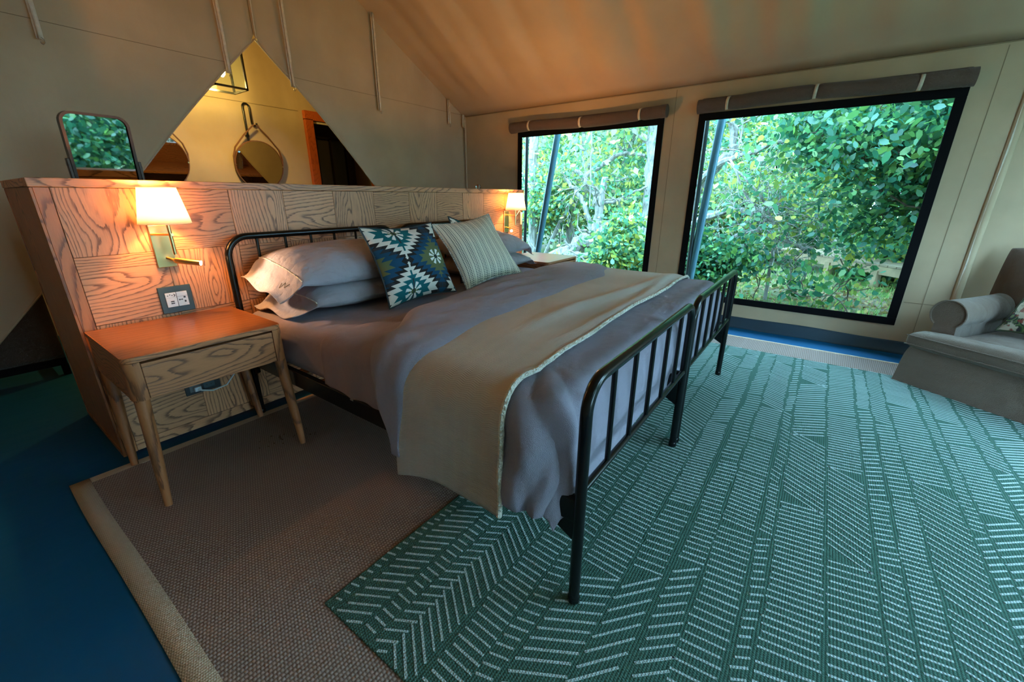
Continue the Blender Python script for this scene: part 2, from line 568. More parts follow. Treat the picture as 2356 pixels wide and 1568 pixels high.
# rolled window flaps with their ties
M['blind'] = m_fabric('grey_brown_canvas_roll', rgb(96, 80, 72), 0.08, 0.85, 200, 0.1, 0.25, 6)
def rolled(name, label, ya, yb, ties, group, zc):
    xc = XR - 0.060
    root = thing(name, label, 'window flap', (xc, (ya + yb) / 2, zc), 0, group)
    L = ya - yb
    tl = [(t - (ya + yb) / 2) for t in ties]
    def pt(u, v):
        y = L / 2 - L * v
        pin = sum(math.exp(-((y - t) / 0.022) ** 2) for t in tl)
        sag = 0.010 * math.sin(PI * v * 2.2 + ya) + 0.004 * fnoise(y, ya, 0, 3)
        r = 0.053 + 0.004 * fnoise(y * 2, u * 2, ya) - 0.009 * pin
        if v < 0.035 or v > 0.965: r *= 1.05
        a = 2 * PI * u
        return (r * math.cos(a), y, sag - 0.0 + r * math.sin(a))
    m = MB().grid(pt, 20, 140, wrap_u=True)
    ring = 20
    n = len(m.v)
    m.f.append(tuple(range(ring)))
    m.f.append(tuple(range(n - 1, n - 1 - ring, -1)))
    m.build('roll', M['blind'], root)
    for t in tl:
        v = (L / 2 - t) / L
        sag = 0.010 * math.sin(PI * v * 2.2 + ya)
        def st(u, w):
            a = PI * 0.36 + (PI * 1.08) * u
            r = 0.0475 + 0.006 * math.exp(-((u - 0.5) / 0.35) ** 2)
            return (r * math.cos(a), t + 0.011 * (w - 0.5) * 2 + 0.01 * (u - 0.5), sag + r * math.sin(a))
        MB().grid(st, 16, 1).build('tie', M['strap'], root, solid=0.003)
    # hanging loop the roll is tied to
    MB().box((0.045, 0, 0.045), (0.03, L * 0.98, 0.03)).build('heading', M['blind'], root, smooth=False, bevel=0.01)
    return root
rolled('rolled_window_flap', 'rolled grey brown canvas flap with three white ties above the window by the headboard', 0.665, -1.085, (0.41, -0.22, -0.842), 'rolled window flaps', 1.895)
rolled('rolled_window_flap', 'rolled grey canvas flap with three white ties above the wide window by the armchair', -1.352, -3.052, (-1.59, -2.194, -2.785), 'rolled window flaps', 1.914)

# straps hanging from the roof line in front of the divider
M['steel'] = simple('dull_steel', (0.35, 0.33, 0.28, 1), 0.35, 1.0)
def strap(x, zt, zb, lab, y=YD - 0.045):
    r = thing('tie_strap', lab, 'strap', (x, y, zb), 0, 'roof tie straps')
    H = zt - zb
    MB().grid(lambda u, v: ((u - 0.5) * 0.021 + 0.004 * math.sin(v * 5 + x), 0.006 * math.sin(v * 4 + x) - 0.0, 0.02 + (H - 0.02) * v), 1, 16).build('tape', M['strap'], r, solid=0.002)
    MB().grid(lambda u, v: ((u - 0.5) * 0.021 - 0.008 + 0.004 * math.sin(v * 4.1 + x), 0.016 + 0.006 * math.sin(v * 3 + x), 0.025 + (H - 0.025) * v), 1, 16).build('tape', M['strap'], r, solid=0.002)
    MB().tube([Vector((0.0, 0, 0.03)), Vector((0.012, 0, 0.02)), Vector((0.011, 0, 0.004)), Vector((0.002, 0, -0.006)), Vector((-0.007, 0, 0.0)), Vector((-0.006, 0, 0.008))], 0.0022, 6).build('hook', M['steel'], r)
    return r
for x, zt, zb, lab in ((0.165, 2.765, 1.985, 'off-white tie strap hanging high above the rectangular swivel mirror'),
                       (1.145, 3.30, 2.01, 'off-white tie strap with a hook hanging over the edge of the lantern'),
                       (1.632, 3.30, 2.005, 'off-white tie strap ending at the flap edge on the doorway side of the peak'),
                       (2.508, 2.80, 1.955, 'long off-white tie strap hanging free on the flap from the sloping roof edge'),
                       (3.50, 2.235, 1.955, 'short off-white tie strap hanging near the canvas corner'),
                       (3.745, 2.11, 1.945, 'shortest off-white tie strap hanging right in the canvas corner by the cord')):
    strap(x, zt, zb, lab)
r = thing('hanging_rope', 'thin off-white rope holding up the peak of the parted canvas divider', 'rope', (XM, YD - 0.03, AZ))
MB().tube([(0, 0, 0.0), (0.004, 0, 0.4), (0.0, 0, 0.8), (0, 0, 1.09)], 0.004, 6).build('rope', M['strap'], r)
MB().tube(arc_pts((0, 0, -0.012), 0.012, 0, 2 * PI, 12), 0.003, 6).build('ring', M['steel'], r)
r = thing('tent_rope', 'thin white cord hanging down the canvas corner beside the window', 'cord', (XR - 0.05, YD - 0.06, 0.9))
MB().tube([(0, 0, 1.15), (0.004, 0, 0.7), (-0.003, 0, 0.3), (0, 0, 0.0)], 0.0035, 6).build('cord', M['strap'], r)
MB().lathe([(0.004, 0.0), (0.008, 0.006), (0.008, 0.02), (0.004, 0.026)], 8).build('cord_end', M['strap'], r)

# bathroom doorway
M['red_wood'] = m_oak('red_wood_z', 'Z', rgb(190, 92, 40), rgb(120, 50, 22), 60, 0.4, 0.6)
d1 = bpy.data.objects.new('door_1', None); COL.objects.link(d1); struct(d1); d1.location = (DX0, YB, 0)
MB().box((0.0, -0.02, DZ / 2), (0.10, 0.06, DZ)).build('door_frame', M['red_wood'], d1, smooth=False, bevel=0.004)
MB().box((DX1 - DX0, -0.02, DZ / 2), (0.10, 0.06, DZ)).build('door_frame', M['red_wood'], d1, smooth=False, bevel=0.004)
MB().box(((DX1 - DX0) / 2, -0.02, DZ + 0.035), (DX1 - DX0 + 0.1, 0.06, 0.10)).build('door_lintel', M['red_wood'], d1, smooth=False, bevel=0.004)
MB().box(((DX1 - DX0) / 2, -0.0, DZ - 0.03), (DX1 - DX0 - 0.1, 0.03, 0.02)).build('curtain_rail', M['strap'], d1, smooth=False)
sh = thing('shower_screen', 'black framed glass shower screen beyond the wooden doorway', 'shower screen', (2.98, YB + 0.45, 0))
for xx in (-0.32, -0.12, 0.08, 0.30):
    MB().box((xx, 0, 0.95), (0.025, 0.03, 1.9)).build('upright', M['black_metal'], sh, smooth=False)
MB().box((0, 0, 1.9), (0.66, 0.03, 0.03)).build('top_rail', M['black_metal'], sh, smooth=False)
MB().box((0, 0, 0.02), (0.66, 0.03, 0.04)).build('bottom_rail', M['black_metal'], sh, smooth=False)
M['grey_glass'] = simple('grey_glass', (0.05, 0.07, 0.08, 1), 0.15)
MB().box((0, 0, 0.95), (0.62, 0.006, 1.84)).build('glass', M['grey_glass'], sh, smooth=False)
# ------------------------------------------------------------------ headboard partition
PX0, PX1, PH, PD = -0.247, 3.016, 1.226, 0.70
part = thing('headboard_partition', 'tall oak parquet headboard partition standing behind the two beds', 'partition', (PX0, 0, 0))
LX = PX1 - PX0
def pbox(name, a, b, mat, bev=0.002, parent=part):
    """box given in world coordinates, its own origin at its centre"""
    c = Vector([(i + j) / 2 for i, j in zip(a, b)])
    d = [abs(j - i) for i, j in zip(a, b)]
    return MB().box((0, 0, 0), d).build(name, M[mat] if isinstance(mat, str) else mat, parent, smooth=False, bevel=bev,
                                       loc=c - Vector(parent.location))
pbox('backing_board', (PX0 + 0.02, 0.012, 0.016), (PX1 - 0.02, 0.05, 1.19), 'walnut_x')
pbox('side_panel', (PX0, 0.004, 0.012), (PX0 + 0.035, PD, 1.192), 'walnut_z')
pbox('side_panel', (PX1 - 0.035, 0.004, 0.012), (PX1, PD, 1.192), 'walnut_z')
pbox('edge_strip', (PX0 - 0.003, -0.003, 0.012), (PX0 + 0.006, 0.006, 1.19), 'walnut_z', 0.001)
pbox('edge_strip', (PX0 - 0.003, PD - 0.012, 0.012), (PX0 + 0.01, PD + 0.001, 1.19), 'walnut_z', 0.001)
pbox('bottom_edge', (PX0 - 0.004, 0.0, 0.004), (PX0 + 0.02, PD, 0.03), 'walnut_y', 0.001)
pbox('cap', (PX0 - 0.006, -0.008, 1.192), (PX1 + 0.006, 0.062, PH), 'oak_x', 0.003)
pbox('side_cap', (PX0 - 0.006, 0.063, 1.193), (PX0 + 0.045, PD, PH - 0.001), 'oak_y', 0.003)
pbox('side_cap', (PX1 - 0.045, 0.063, 1.193), (PX1 + 0.006, PD, PH - 0.001), 'oak_y', 0.003)
pbox('desk_top', (PX0 + 0.036, 0.051, 0.93), (PX1 - 0.036, PD, 0.96), 'walnut_x', 0.003)
pbox('stile', (PX0 + 0.007, 0.0, 0.012), (-0.197, 0.011, 1.191), 'walnut_z', 0.001)
pbox('stile', (2.966, 0.0, 0.012), (PX1 - 0.004, 0.011, 1.191), 'walnut_z', 0.001)
pbox('bottom_rail', (-0.196, 0.0, 0.014), (2.965, 0.011, 0.060), 'oak_x', 0.001)
XS = [-0.196, 0.108, 0.42, 0.69, 0.99, 1.28, 1.58, 1.853, 2.146, 2.412, 2.712, 2.965]
ZS = [0.061, 0.343, 0.632, 0.921, 1.1915]
rnd = random.Random(5)
for j in range(4):
    for i in range(11):
        a, b = XS[i], XS[i + 1]; za, zb = ZS[j], ZS[j + 1]
        vert = ((i + (3 - j)) % 2 == 0)
        g = 0.0007
        c = Vector(((a + b) / 2, 0.0055 + rnd.uniform(-0.0006, 0.0006), (za + zb) / 2)) - Vector(part.location)
        dx, dz = b - a - 2 * g, zb - za - 2 * g
        d = (dz, 0.011, dx) if vert else (dx, 0.011, dz)
        MB().box((0, 0, 0), d).build('panel', M['oak_x'], part, smooth=False, bevel=0.0012, seg=1, loc=c,
                                    rot=(0, -PI / 2 if rnd.random() < 0.5 else PI / 2, 0) if vert else (0, 0 if rnd.random() < 0.5 else PI, 0))

# ------------------------------------------------------------------ nightstands
def rounded_rect(x0, x1, y0, y1, r, n=6, front_only=True):
    """outline; rounded corners on the -y side"""
    pts = [(x1, y1), (x0, y1)]
    pts += [(x0 + r - r * math.cos(a), y0 + r - r * math.sin(a)) for a in [PI / 2 * k / n for k in range(n + 1)]]
    pts += [(x1 - r + r * math.sin(a), y0 + r - r * math.cos(a)) for a in [PI / 2 * k / n for k in range(n + 1)]]
    return pts
def prism(pts, z0, z1):
    n = len(pts)
    m = MB()
    m.add([(x, y, z0) for x, y in pts] + [(x, y, z1) for x, y in pts],
          [tuple(range(n))] + [tuple(range(2 * n - 1, n - 1, -1))] + [(i, i + n, (i + 1) % n + n, (i + 1) % n) for i in range(n)])
    return m
def make_nightstand(loc, label):
    W2, D, H = 0.2765, 0.538, 0.614
    r = thing('nightstand', label, 'nightstand', loc, 0, 'oak nightstands')
    # local: x -W2..W2, y 0 (wall) .. -D
    prism(rounded_rect(-W2, W2, -D, 0, 0.035), H - 0.020, H).build('table_top', M['walnut_x'], r, smooth=False, bevel=0.0015)
    prism(rounded_rect(-W2 + 0.004, W2 - 0.004, -D + 0.004, -0.002, 0.033), H - 0.0195, H + 0.0006).build('top_veneer', M['top_x'], r, smooth=False)
    zb = 0.447
    for s in (-1, 1):
        MB().box((0, 0, 0), (0.020, D - 0.06, H - 0.021 - zb)).build('side_panel', M['walnut_y'], r, smooth=False, bevel=0.002, loc=(s * (W2 - 0.011), -D / 2, (H - 0.021 + zb) / 2))
        # front corner post: a turned quarter-round block
        pts = []
        x_in = W2 - 0.046
        for k in range(7):
            a = PI / 2 * k / 6
            pts.append((s * (W2 - 0.033 + 0.033 * math.sin(a)), -D + 0.033 - 0.033 * math.cos(a)))
        pts += [(s * W2, -D + 0.06), (s * x_in, -D + 0.06), (s * x_in, -D + 0.001)]
        if s < 0: pts = pts[::-1]
        m = prism(pts, zb, H - 0.021)
        cx = s * (W2 - 0.023)
        m.v = [(v[0] - cx, v[1] + D - 0.03, v[2]) for v in m.v]
        m.build('corner_post', M['walnut_z'], r, smooth=True, loc=(cx, -D + 0.03, 0), angle=30)
    MB().box((0, 0, 0), (2 * W2 - 0.02, 0.018, H - 0.021 - zb)).build('back_panel', M['walnut_x'], r, smooth=False, loc=(0, -0.012, (H - 0.021 + zb) / 2))
    dr = MB().box((0, 0, 0), (2 * W2 - 0.096, 0.022, H - 0.030 - zb)).build('drawer', M['walnut_x'], r, smooth=False, bevel=0.002, loc=(0, -D + 0.014, (H - 0.030 + zb) / 2 + 0.001))
    MB().box((0, 0, 0), (2 * W2 - 0.1, D - 0.08, 0.012)).build('drawer_bottom', M['walnut_y'], r, smooth=False, loc=(0, -D / 2, zb + 0.008))
    for sx, sy in ((-1, -1), (1, -1), (-1, 1), (1, 1)):
        tx, ty = sx * (W2 - 0.026), (-D + 0.026 if sy < 0 else -0.045)
        bx_, by = sx * (W2 - 0.003), (-D - 0.0 if sy < 0 else -0.095)
        m = MB().tube([Vector((0, 0, 0)), Vector(((tx - bx_) * 0.35, (ty - by) * 0.35, 0.16)), Vector((tx - bx_, ty - by, zb + 0.002))], [0.0135, 0.019, 0.024], 16)
        m.build('leg', M['walnut_z'], r, loc=(bx_, by, 0.0))
    return r
ns1 = make_nightstand((0.0365, -0.016, 0.006), 'oak nightstand with a drawer under the lit lamp by the partition end')
ns2 = make_nightstand((2.885, -0.016, 0.006), 'oak nightstand by the window mostly hidden by the bed')

# ------------------------------------------------------------------ wall lamps
def m_shade():
    n = NT('lamp_shade_linen')
    tr_ = n.n('ShaderNodeBsdfTranslucent'); tr_.inputs[0].default_value = (0.98, 0.92, 0.84, 1)
    df = n.n('ShaderNodeBsdfDiffuse'); df.inputs[0].default_value = (0.85, 0.78, 0.68, 1)
    mx = n.n('ShaderNodeMixShader'); mx.inputs[0].default_value = 0.62
    n.l(df.outputs[0], mx.inputs[1]); n.l(tr_.outputs[0], mx.inputs[2])
    n.l(mx.outputs[0], n.out.inputs[0])
    return n.m
M['shade'] = m_shade()
M['bulb'] = emis('warm_bulb', (1.0, 0.62, 0.28, 1), 30.0)
M['led'] = emis('reading_led', (1.0, 0.72, 0.42, 1), 40.0)
def make_lamp(x, s, label):
    """s=+1: reading arm points to +x"""
    r = thing('wall_lamp', label, 'lamp', (x, 0.0, 0.848), 0, 'brass wall lamps')
    z0 = 0.0
    MB().box((0, -0.006, 0.095), (0.074, 0.012, 0.19)).build('back_plate', M['brass'], r, smooth=False, bevel=0.003, seg=3)
    MB().tube([(-0.03 * s, -0.012, 0.150), (-0.012 * s, -0.06, 0.151), (0.012 * s, -0.118, 0.152), (0.014 * s, -0.128, 0.152)], [0.005, 0.005, 0.005, 0.0065], 10).build('arm', M['brass'], r)
    MB().tube([(0.010 * s, -0.118, 0.066), (0.010 * s, -0.118, 0.215)], 0.0072, 12).build('stem', M['brass'], r)
    sh_ = MB()
    n = 48
    def pt(u, v):
        a = 2 * PI * u
        rr = 0.094 + (0.066 - 0.094) * v
        return (0.003 * s + rr * math.cos(a), -0.118 + rr * math.sin(a), 0.199 + 0.148 * v)
    sh_.grid(pt, n, 4, wrap_u=True)
    shade = sh_.build('shade', M['shade'], r, solid=0.0015)
    for v, rr in ((0.0, 0.0948), (1.0, 0.0668)):
        MB().tube([(0.003 * s + rr * math.cos(2 * PI * k / 40), -0.118 + rr * math.sin(2 * PI * k / 40), 0.199 + 0.148 * v) for k in range(40)], 0.0012, 5, closed=True).build('shade_rim', M['shade'], shade)
    MB().lathe([(0.004, 0.0), (0.016, 0.01), (0.022, 0.03), (0.016, 0.05), (0.004, 0.058)], 14, (0.003 * s, -0.118, 0.235)).build('bulb', M['bulb'], r)
    # reading arm
    a = Vector((0.005 * s, -0.012, 0.042)); b = Vector((0.016 * s, -0.066, 0.035)); c = Vector((0.092 * s, -0.135, 0.020))
    arm = MB().tube([a, b], 0.0065, 12).build('reading_arm', M['brass'], r)
    MB().tube([b, b.lerp(c, 0.05), c], [0.010, 0.0135, 0.0135], 16).build('reading_head', M['brass'], arm)
    d = (c - b).normalized()
    MB().tube([c, c + d * 0.0015], 0.0105, 16).build('reading_lens', M['led'], arm)
    # the lamp's own light
    L = bpy.data.lights.new('lamp_light', 'POINT'); L.energy = 19.0; L.color = (1.0, 0.46, 0.14); L.shadow_soft_size = 0.025
    lo = bpy.data.objects.new('lamp_light', L); COL.objects.link(lo); lo.parent = r; lo.location = (0.003 * s, -0.118, 0.315)
    L = bpy.data.lights.new('reading_light', 'SPOT'); L.energy = 7.0; L.color = (1.0, 0.66, 0.40); L.spot_size = math.radians(78); L.spot_blend = 0.6; L.shadow_soft_size = 0.012
    lo = bpy.data.objects.new('reading_light', L); COL.objects.link(lo); lo.parent = r; lo.location = c + d * 0.012
    lo.rotation_euler = d.to_track_quat('-Z', 'Y').to_euler()
    return r
make_lamp(0.102, 1, 'brass wall lamp with a lit white shade above the nightstand by the partition end')
make_lamp(2.735, -1, 'brass wall lamp with a lit white shade near the window, a white tag beside it')
# white remote handset hung beside the far lamp
rm = thing('remote_control', 'white remote control hanging on the partition beside the window side lamp', 'remote', (2.80, -0.135, 0.915))
M['white_plastic'] = simple('white_plastic', (0.75, 0.78, 0.78, 1), 0.4)
M['dark_plastic'] = simple('dark_plastic', (0.02, 0.022, 0.025, 1), 0.4)
MB().box((0, 0, 0.055), (0.030, 0.012, 0.11)).build('handset', M['white_plastic'], rm, smooth=False, bevel=0.004, rot=(0, 0, 0.9))
for k, zz in enumerate((0.098, 0.075, 0.065)):
    MB().lathe([(0.007 if k == 0 else 0.004, 0), (0.007 if k == 0 else 0.004, 0.002)], 12, axis='Y').build('button', M['dark_plastic'], rm, loc=(-0.005, -0.0085, zz), rot=(0, 0, 0.9))
MB().tube([(0, 0.0, 0.11), (-0.02, 0.01, 0.125), (-0.055, 0.017, 0.085)], 0.0015, 5).build('hanging_loop', M['white_plastic'], rm)

# ------------------------------------------------------------------ sockets
M['plate'] = simple('grey_teal_plate', (0.035, 0.065, 0.075, 1), 0.5)
so = thing('socket_plate', 'grey socket plate with white outlets on the partition above the nightstand', 'socket', (0.103, 0.0, 0.697))
MB().box((0, -0.005, 0), (0.128, 0.010, 0.124)).build('plate', M['plate'], so, smooth=False, bevel=0.002)
MB().box((0, -0.0105, 0.0), (0.088, 0.002, 0.070)).build('gasket', M['dark_plastic'], so, smooth=False)
MB().box((-0.022, -0.012, 0.0215), (0.042, 0.004, 0.024)).build('outlet_module', M['white_plastic'], so, smooth=False, bevel=0.001)
u = MB().box((-0.022, -0.012, -0.0125), (0.042, 0.004, 0.043)).build('usb_module', M['white_plastic'], so, smooth=False, bevel=0.001)
w_ = MB().box((0.022, -0.012, 0.0), (0.042, 0.004, 0.068)).build('universal_module', M['white_plastic'], so, smooth=False, bevel=0.001)
MB().box((0.022, -0.0142, 0.012), (0.040, 0.0006, 0.0008)).build('joint_line', M['plate'], w_, smooth=False)
for dx, dz in ((-0.034, 0.0205), (-0.025, 0.024), (-0.017, 0.0205)):
    MB().lathe([(0.0022, 0), (0.0022, 0.001)], 10, axis='Y').build('pin_hole', M['dark_plastic'], so, loc=(dx, -0.0148, dz))
MB().box((-0.0075, -0.0143, 0.0235), (0.009, 0.001, 0.0028), (0, 0.9, 0)).box((-0.0075, -0.0143, 0.0178), (0.009, 0.001, 0.0028), (0, -0.9, 0)).build('arrow_mark', M['dark_plastic'], so, smooth=False)
for dz in (-0.008, -0.017):
    MB().box((-0.020, -0.0143, dz), (0.014, 0.001, 0.005)).build('usb_port', M['dark_plastic'], u, smooth=False)
for dx, dz, ww, hh in ((0.008, -0.004, 0.005, 0.006), (0.0135, -0.004, 0.005, 0.0045), (0.019, -0.004, 0.004, 0.006), (0.030, 0.006, 0.008, 0.008), (0.030, -0.014, 0.007, 0.009)):
    MB().box((dx, -0.0143, dz), (ww, 0.001, hh)).build('pin_hole', M['dark_plastic'], w_, smooth=False)
so2 = thing('socket_plate', 'black low socket plate on the partition under the nightstand', 'socket', (0.115, 0.0, 0.238))
MB().box((0, -0.005, 0), (0.155, 0.010, 0.066)).build('plate', M['dark_plastic'], so2, smooth=False, bevel=0.002)
M['grey_plastic'] = simple('grey_plastic', (0.12, 0.13, 0.14, 1), 0.5)
MB().box((-0.035, -0.0115, 0.004), (0.05, 0.003, 0.045)).build('outlet_module', M['grey_plastic'], so2, smooth=False, bevel=0.001)
o2 = MB().box((0.025, -0.0115, 0.004), (0.05, 0.003, 0.045)).build('outlet_module', M['plate'], so2, smooth=False, bevel=0.001)
for dx in (0.015, 0.035):
    MB().lathe([(0.0028, 0), (0.0028, 0.001)], 10, axis='Y').build('pin_hole', M['dark_plastic'], o2, loc=(dx, -0.014, 0.0))
pc = thing('power_cable', 'white plugged-in cable curving from the low socket under the nightstand', 'cable', (0.085, -0.013, 0.236))
M['cable'] = simple('white_cable', (0.6, 0.64, 0.66, 1), 0.45)
MB().box((0, -0.012, 0), (0.032, 0.022, 0.024)).build('plug', M['cable'], pc, smooth=False, bevel=0.005, seg=3)
MB().tube([(0, -0.023, 0), (0.01, -0.035, -0.006), (0.05, -0.055, -0.016), (0.11, -0.075, 0.0), (0.15, -0.085, 0.05), (0.165, -0.085, 0.13), (0.16, -0.06, 0.20)], [0.006, 0.004, 0.0035, 0.0035, 0.0035, 0.0035, 0.0035], 8).build('cord', M['cable'], pc)

# ------------------------------------------------------------------ bed frames
RB = 0.0165
def make_bed(x0, x1, label):
    r = thing('bed_frame', label, 'bed', (x0, 0, 0), 0, 'pushed-together single beds')
    w = x1 - x0
    yh, yf = -0.070, -2.048
    def arch(y, h, name, rc=0.10, sides=14):
        zf = 0.0135 if y < -1 else 0.0060
        pts = [(RB, y, zf), (RB, y, h - rc)]
        pts += [Vector((RB + rc - rc * math.cos(a), y, h - rc + rc * math.sin(a))) for a in [PI / 2 * k / 8 for k in range(1, 9)]]
        pts += [Vector((w - RB - rc + rc * math.sin(a), y, h - rc + rc * math.cos(a))) for a in [PI / 2 * k / 8 for k in range(0, 9)]]
        pts += [(w - RB, y, zf)]
        return MB().tube(pts, RB, sides).build(name, M['black_metal'], r)
    arch(yh, 0.972 - 0.003, 'headboard_tube')
    arch(yf, 0.727, 'footboard_tube', 0.085)
    nb = 6
    for k in range(nb):
        xx = RB + (w - 2 * RB) * (k + 1) / (nb + 1)
        MB().tube([(xx, yh, 0.46), (xx, yh, 0.955)], 0.0075, 10).build('spindle', M['black_metal'], r)
    MB().tube([(RB, yh, 0.46), (w - RB, yh, 0.46)], 0.010, 10).build('cross_bar', M['black_metal'], r)
    nb = 5
    for k in range(nb):
        xx = RB + (w - 2 * RB) * (k + 1) / (nb + 1)
        MB().tube([(xx, yf, 0.408), (xx, yf, 0.715)], 0.0085, 10).build('spindle', M['black_metal'], r)
    MB().tube([(RB, yf, 0.408), (w - RB, yf, 0.408)], 0.0115, 10).build('cross_bar', M['black_metal'], r)
    for xx in (0.020, w - 0.020):
        MB().box((xx, (yh + yf) / 2, 0.345), (0.03, abs(yf - yh) - 0.02, 0.075)).build('side_rail', M['black_metal'], r, smooth=False, bevel=0.003)
        for yy in (yh, yf):
            sg = 1 if yy == yf else -1
            m = MB()
            m.add([(xx - 0.008, yy + sg * 0.012, 0.385), (xx - 0.008, yy + sg * 0.075, 0.385), (xx - 0.008, yy + sg * 0.065, 0.265), (xx - 0.008, yy + sg * 0.012, 0.235),
                   (xx + 0.008, yy + sg * 0.012, 0.385), (xx + 0.008, yy + sg * 0.075, 0.385), (xx + 0.008, yy + sg * 0.065, 0.265), (xx + 0.008, yy + sg * 0.012, 0.235)],
                  [(0, 1, 2, 3), (7, 6, 5, 4), (0, 4, 5, 1), (1, 5, 6, 2), (2, 6, 7, 3), (3, 7, 4, 0)])
            m.build('bracket', M['black_metal'], r, smooth=False, bevel=0.002)
    for xx in (RB, w - RB):
        for yy in (yh, yf):
            MB().lathe([(RB * 1.02, 0.0), (RB * 1.1, 0.002), (RB * 1.1, 0.020), (RB * 0.98, 0.024)], 14, (xx, yy, 0.0134 if yy < -1 else 0.0055)).build('foot_cap', M['black_metal'], r)
    for k in range(10):
        MB().box((w / 2, yh - 0.10 - k * 0.196, 0.366), (w - 0.075, 0.07, 0.016)).build('slat', M['oak_x'], r, smooth=False)
    return r
make_bed(0.320, 1.376, 'black tubular metal bed frame on the nightstand side')
make_bed(1.390, 2.452, 'black tubular metal bed frame on the window side')
# ------------------------------------------------------------------ bedding
def set_uv(o, uvs):
    me = o.data
    uv = me.uv_layers.new(name='UVMap')
    idx = np.empty(len(me.loops), dtype=np.int32); me.loops.foreach_get('vertex_index', idx)
    arr = np.asarray(uvs, dtype=np.float32)[idx]
    uv.data.foreach_set('uv', arr.ravel())

GREY = rgb(150, 140, 160)
M['linen'] = m_fabric('grey_lavender_cotton', (0.30, 0.265, 0.335, 1), 0.05, 0.85, 500, 0.1, 0.32, 10)
M['linen_pillow'] = m_fabric('grey_cotton_pillow', (0.40, 0.36, 0.40, 1), 0.05, 0.85, 500, 0.1, 0.40, 14)
M['sheet'] = m_fabric('mauve_grey_sheet', (0.27, 0.225, 0.285, 1), 0.05, 0.85, 500, 0.1, 0.25, 10)

def drape_pt(px, py, core, top, r, crown=0.0):
    x0, x1, y0, y1 = core
    cx = min(max(px, x0), x1); cy = min(max(py, y0), y1)
    ex, ey = px - cx, py - cy
    ln = math.hypot(ex, ey)
    ln = (abs(ex) ** 7 + abs(ey) ** 7) ** (1 / 7)
    z = top
    if crown:
        z += crown * (1 - ((cx - (x0 + x1) / 2) / ((x1 - x0) / 2)) ** 2)
    if ln < 1e-9:
        return Vector((cx, cy, z)), Vector((0, 0, 1)), 0.0
    d = Vector((ex, ey, 0)).normalized()
    a = min(ln / r, PI / 2)
    rest = max(0.0, ln - r * PI / 2)
    pos = Vector((cx, cy, z)) + d * (r * math.sin(a)) + Vector((0, 0, -r * (1 - math.cos(a)) - rest))
    nrm = d * math.sin(a) + Vector((0, 0, math.cos(a)))
    return pos, nrm, rest

def lerp_tab(t, tab):
    if t <= tab[0][0]: return tab[0][1]
    for (a, va), (b, vb) in zip(tab[:-1], tab[1:]):
        if t <= b:
            k = (t - a) / (b - a)
            k = k * k * (3 - 2 * k)
            return va + (vb - va) * k
    return tab[-1][1]

# mattress in its fitted sheet
mt = MB().box((1.386, -1.045, 0.487), (2.075, 1.88, 0.222)).build('mattress', M['sheet'], bevel=0.045, seg=5, smooth=True)
tag(mt, 'thick mattress in a mauve grey fitted sheet across both bed frames', 'mattress')

# flat sheet tucked round the side
core = (0.395, 2.375, -1.95, 0.0)
def sheet_f(u, v):
    px = 0.395 - 0.27 + (2.375 + 0.27 - (0.395 - 0.27)) * u
    yh = -0.80 + 0.035 * fnoise(px, 1.1, 0, 1.7)
    py = yh + (-1.42 - yh) * v
    p, n, rest = drape_pt(px, py, core, 0.607, 0.06)
    d = 0.004 * fnoise(px * 3, py * 5, 2.2) + 0.004 * math.sin(py * 30 + 4 * fnoise(px, py, 0, 3)) * (0.3 + min(1, rest * 6))
    d -= 0.010 * (1 - smooth01(v * 10))
    return p + n * (d + 0.004)
o = MB().grid(sheet_f, 120, 40).build('flat_sheet', M['sheet'], solid=0.003)
tag(o, 'mauve grey flat sheet tucked over the mattress below the pillows', 'bed sheet')

# duvet
D_R, D_TOP = 0.105, 0.652
dcore = (0.400, 2.372, -1.885, 0.0)
HANG = 0.40
def head_edge(px):
    return lerp_tab(px, [(0.0, -1.34), (0.20, -1.26), (0.40, -1.165), (0.76, -0.965), (1.4, -0.885), (2.40, -0.80), (2.8, -0.82)])
def duvet_disp(px, py, rest):
    d = 0.010 * fnoise(px * 1.3, py * 1.6, 5.1) + 0.006 * fnoise(px * 4, py * 4, 8.1)
    k = min(1.0, rest * 5)
    d += k * (0.012 * math.sin(py * 17 + 3 * fnoise(px, py, 3.0, 2)) + 0.010 * fnoise(px * 5, py * 7, 1.0))
    # gathered folds at the foot corner
    if px < 0.62 and py < -1.72:
        g = smooth01((0.62 - px) / 0.35) * smooth01((-1.72 - py) / 0.22)
        a = math.atan2(py + 1.78, px - 0.55)
        d += g * (0.016 + 0.026 * abs(math.sin(a * 6 + 2.5 * fnoise(px * 3, py * 3, 9.0))) + 0.016 * fnoise(px * 9, py * 9, 2.0))
    return d
def duvet_f(u, v):
    xa, xb = dcore[0] - HANG, dcore[1] + HANG
    px = xa + (xb - xa) * u
    yh = head_edge(px)
    ye = -1.885 - 0.42 + 0.03 * fnoise(px * 2, 0.3)
    py = yh + (ye - yh) * v
    p, n, rest = drape_pt(px, py, dcore, D_TOP, D_R, 0.012)
    d = duvet_disp(px, py, rest)
    d -= 0.045 * (1 - smooth01(v * 14)) ** 2
    q = p + n * d
    if q.y < -2.018: q.y = -2.018 + 0.2 * (q.y + 2.018)
    return q
dv = thing('duvet', 'grey lavender duvet turned back at the top and hanging to the foot of the beds', 'duvet', (1.386, -1.4, 0.60))
off = -Vector(dv.location)
def moved(m, off):
    m.v = [tuple(Vector(x) + off) for x in m.v]; return m
moved(MB().grid(duvet_f, 230, 160), off).build('cover', M['linen'], dv, solid=0.006)
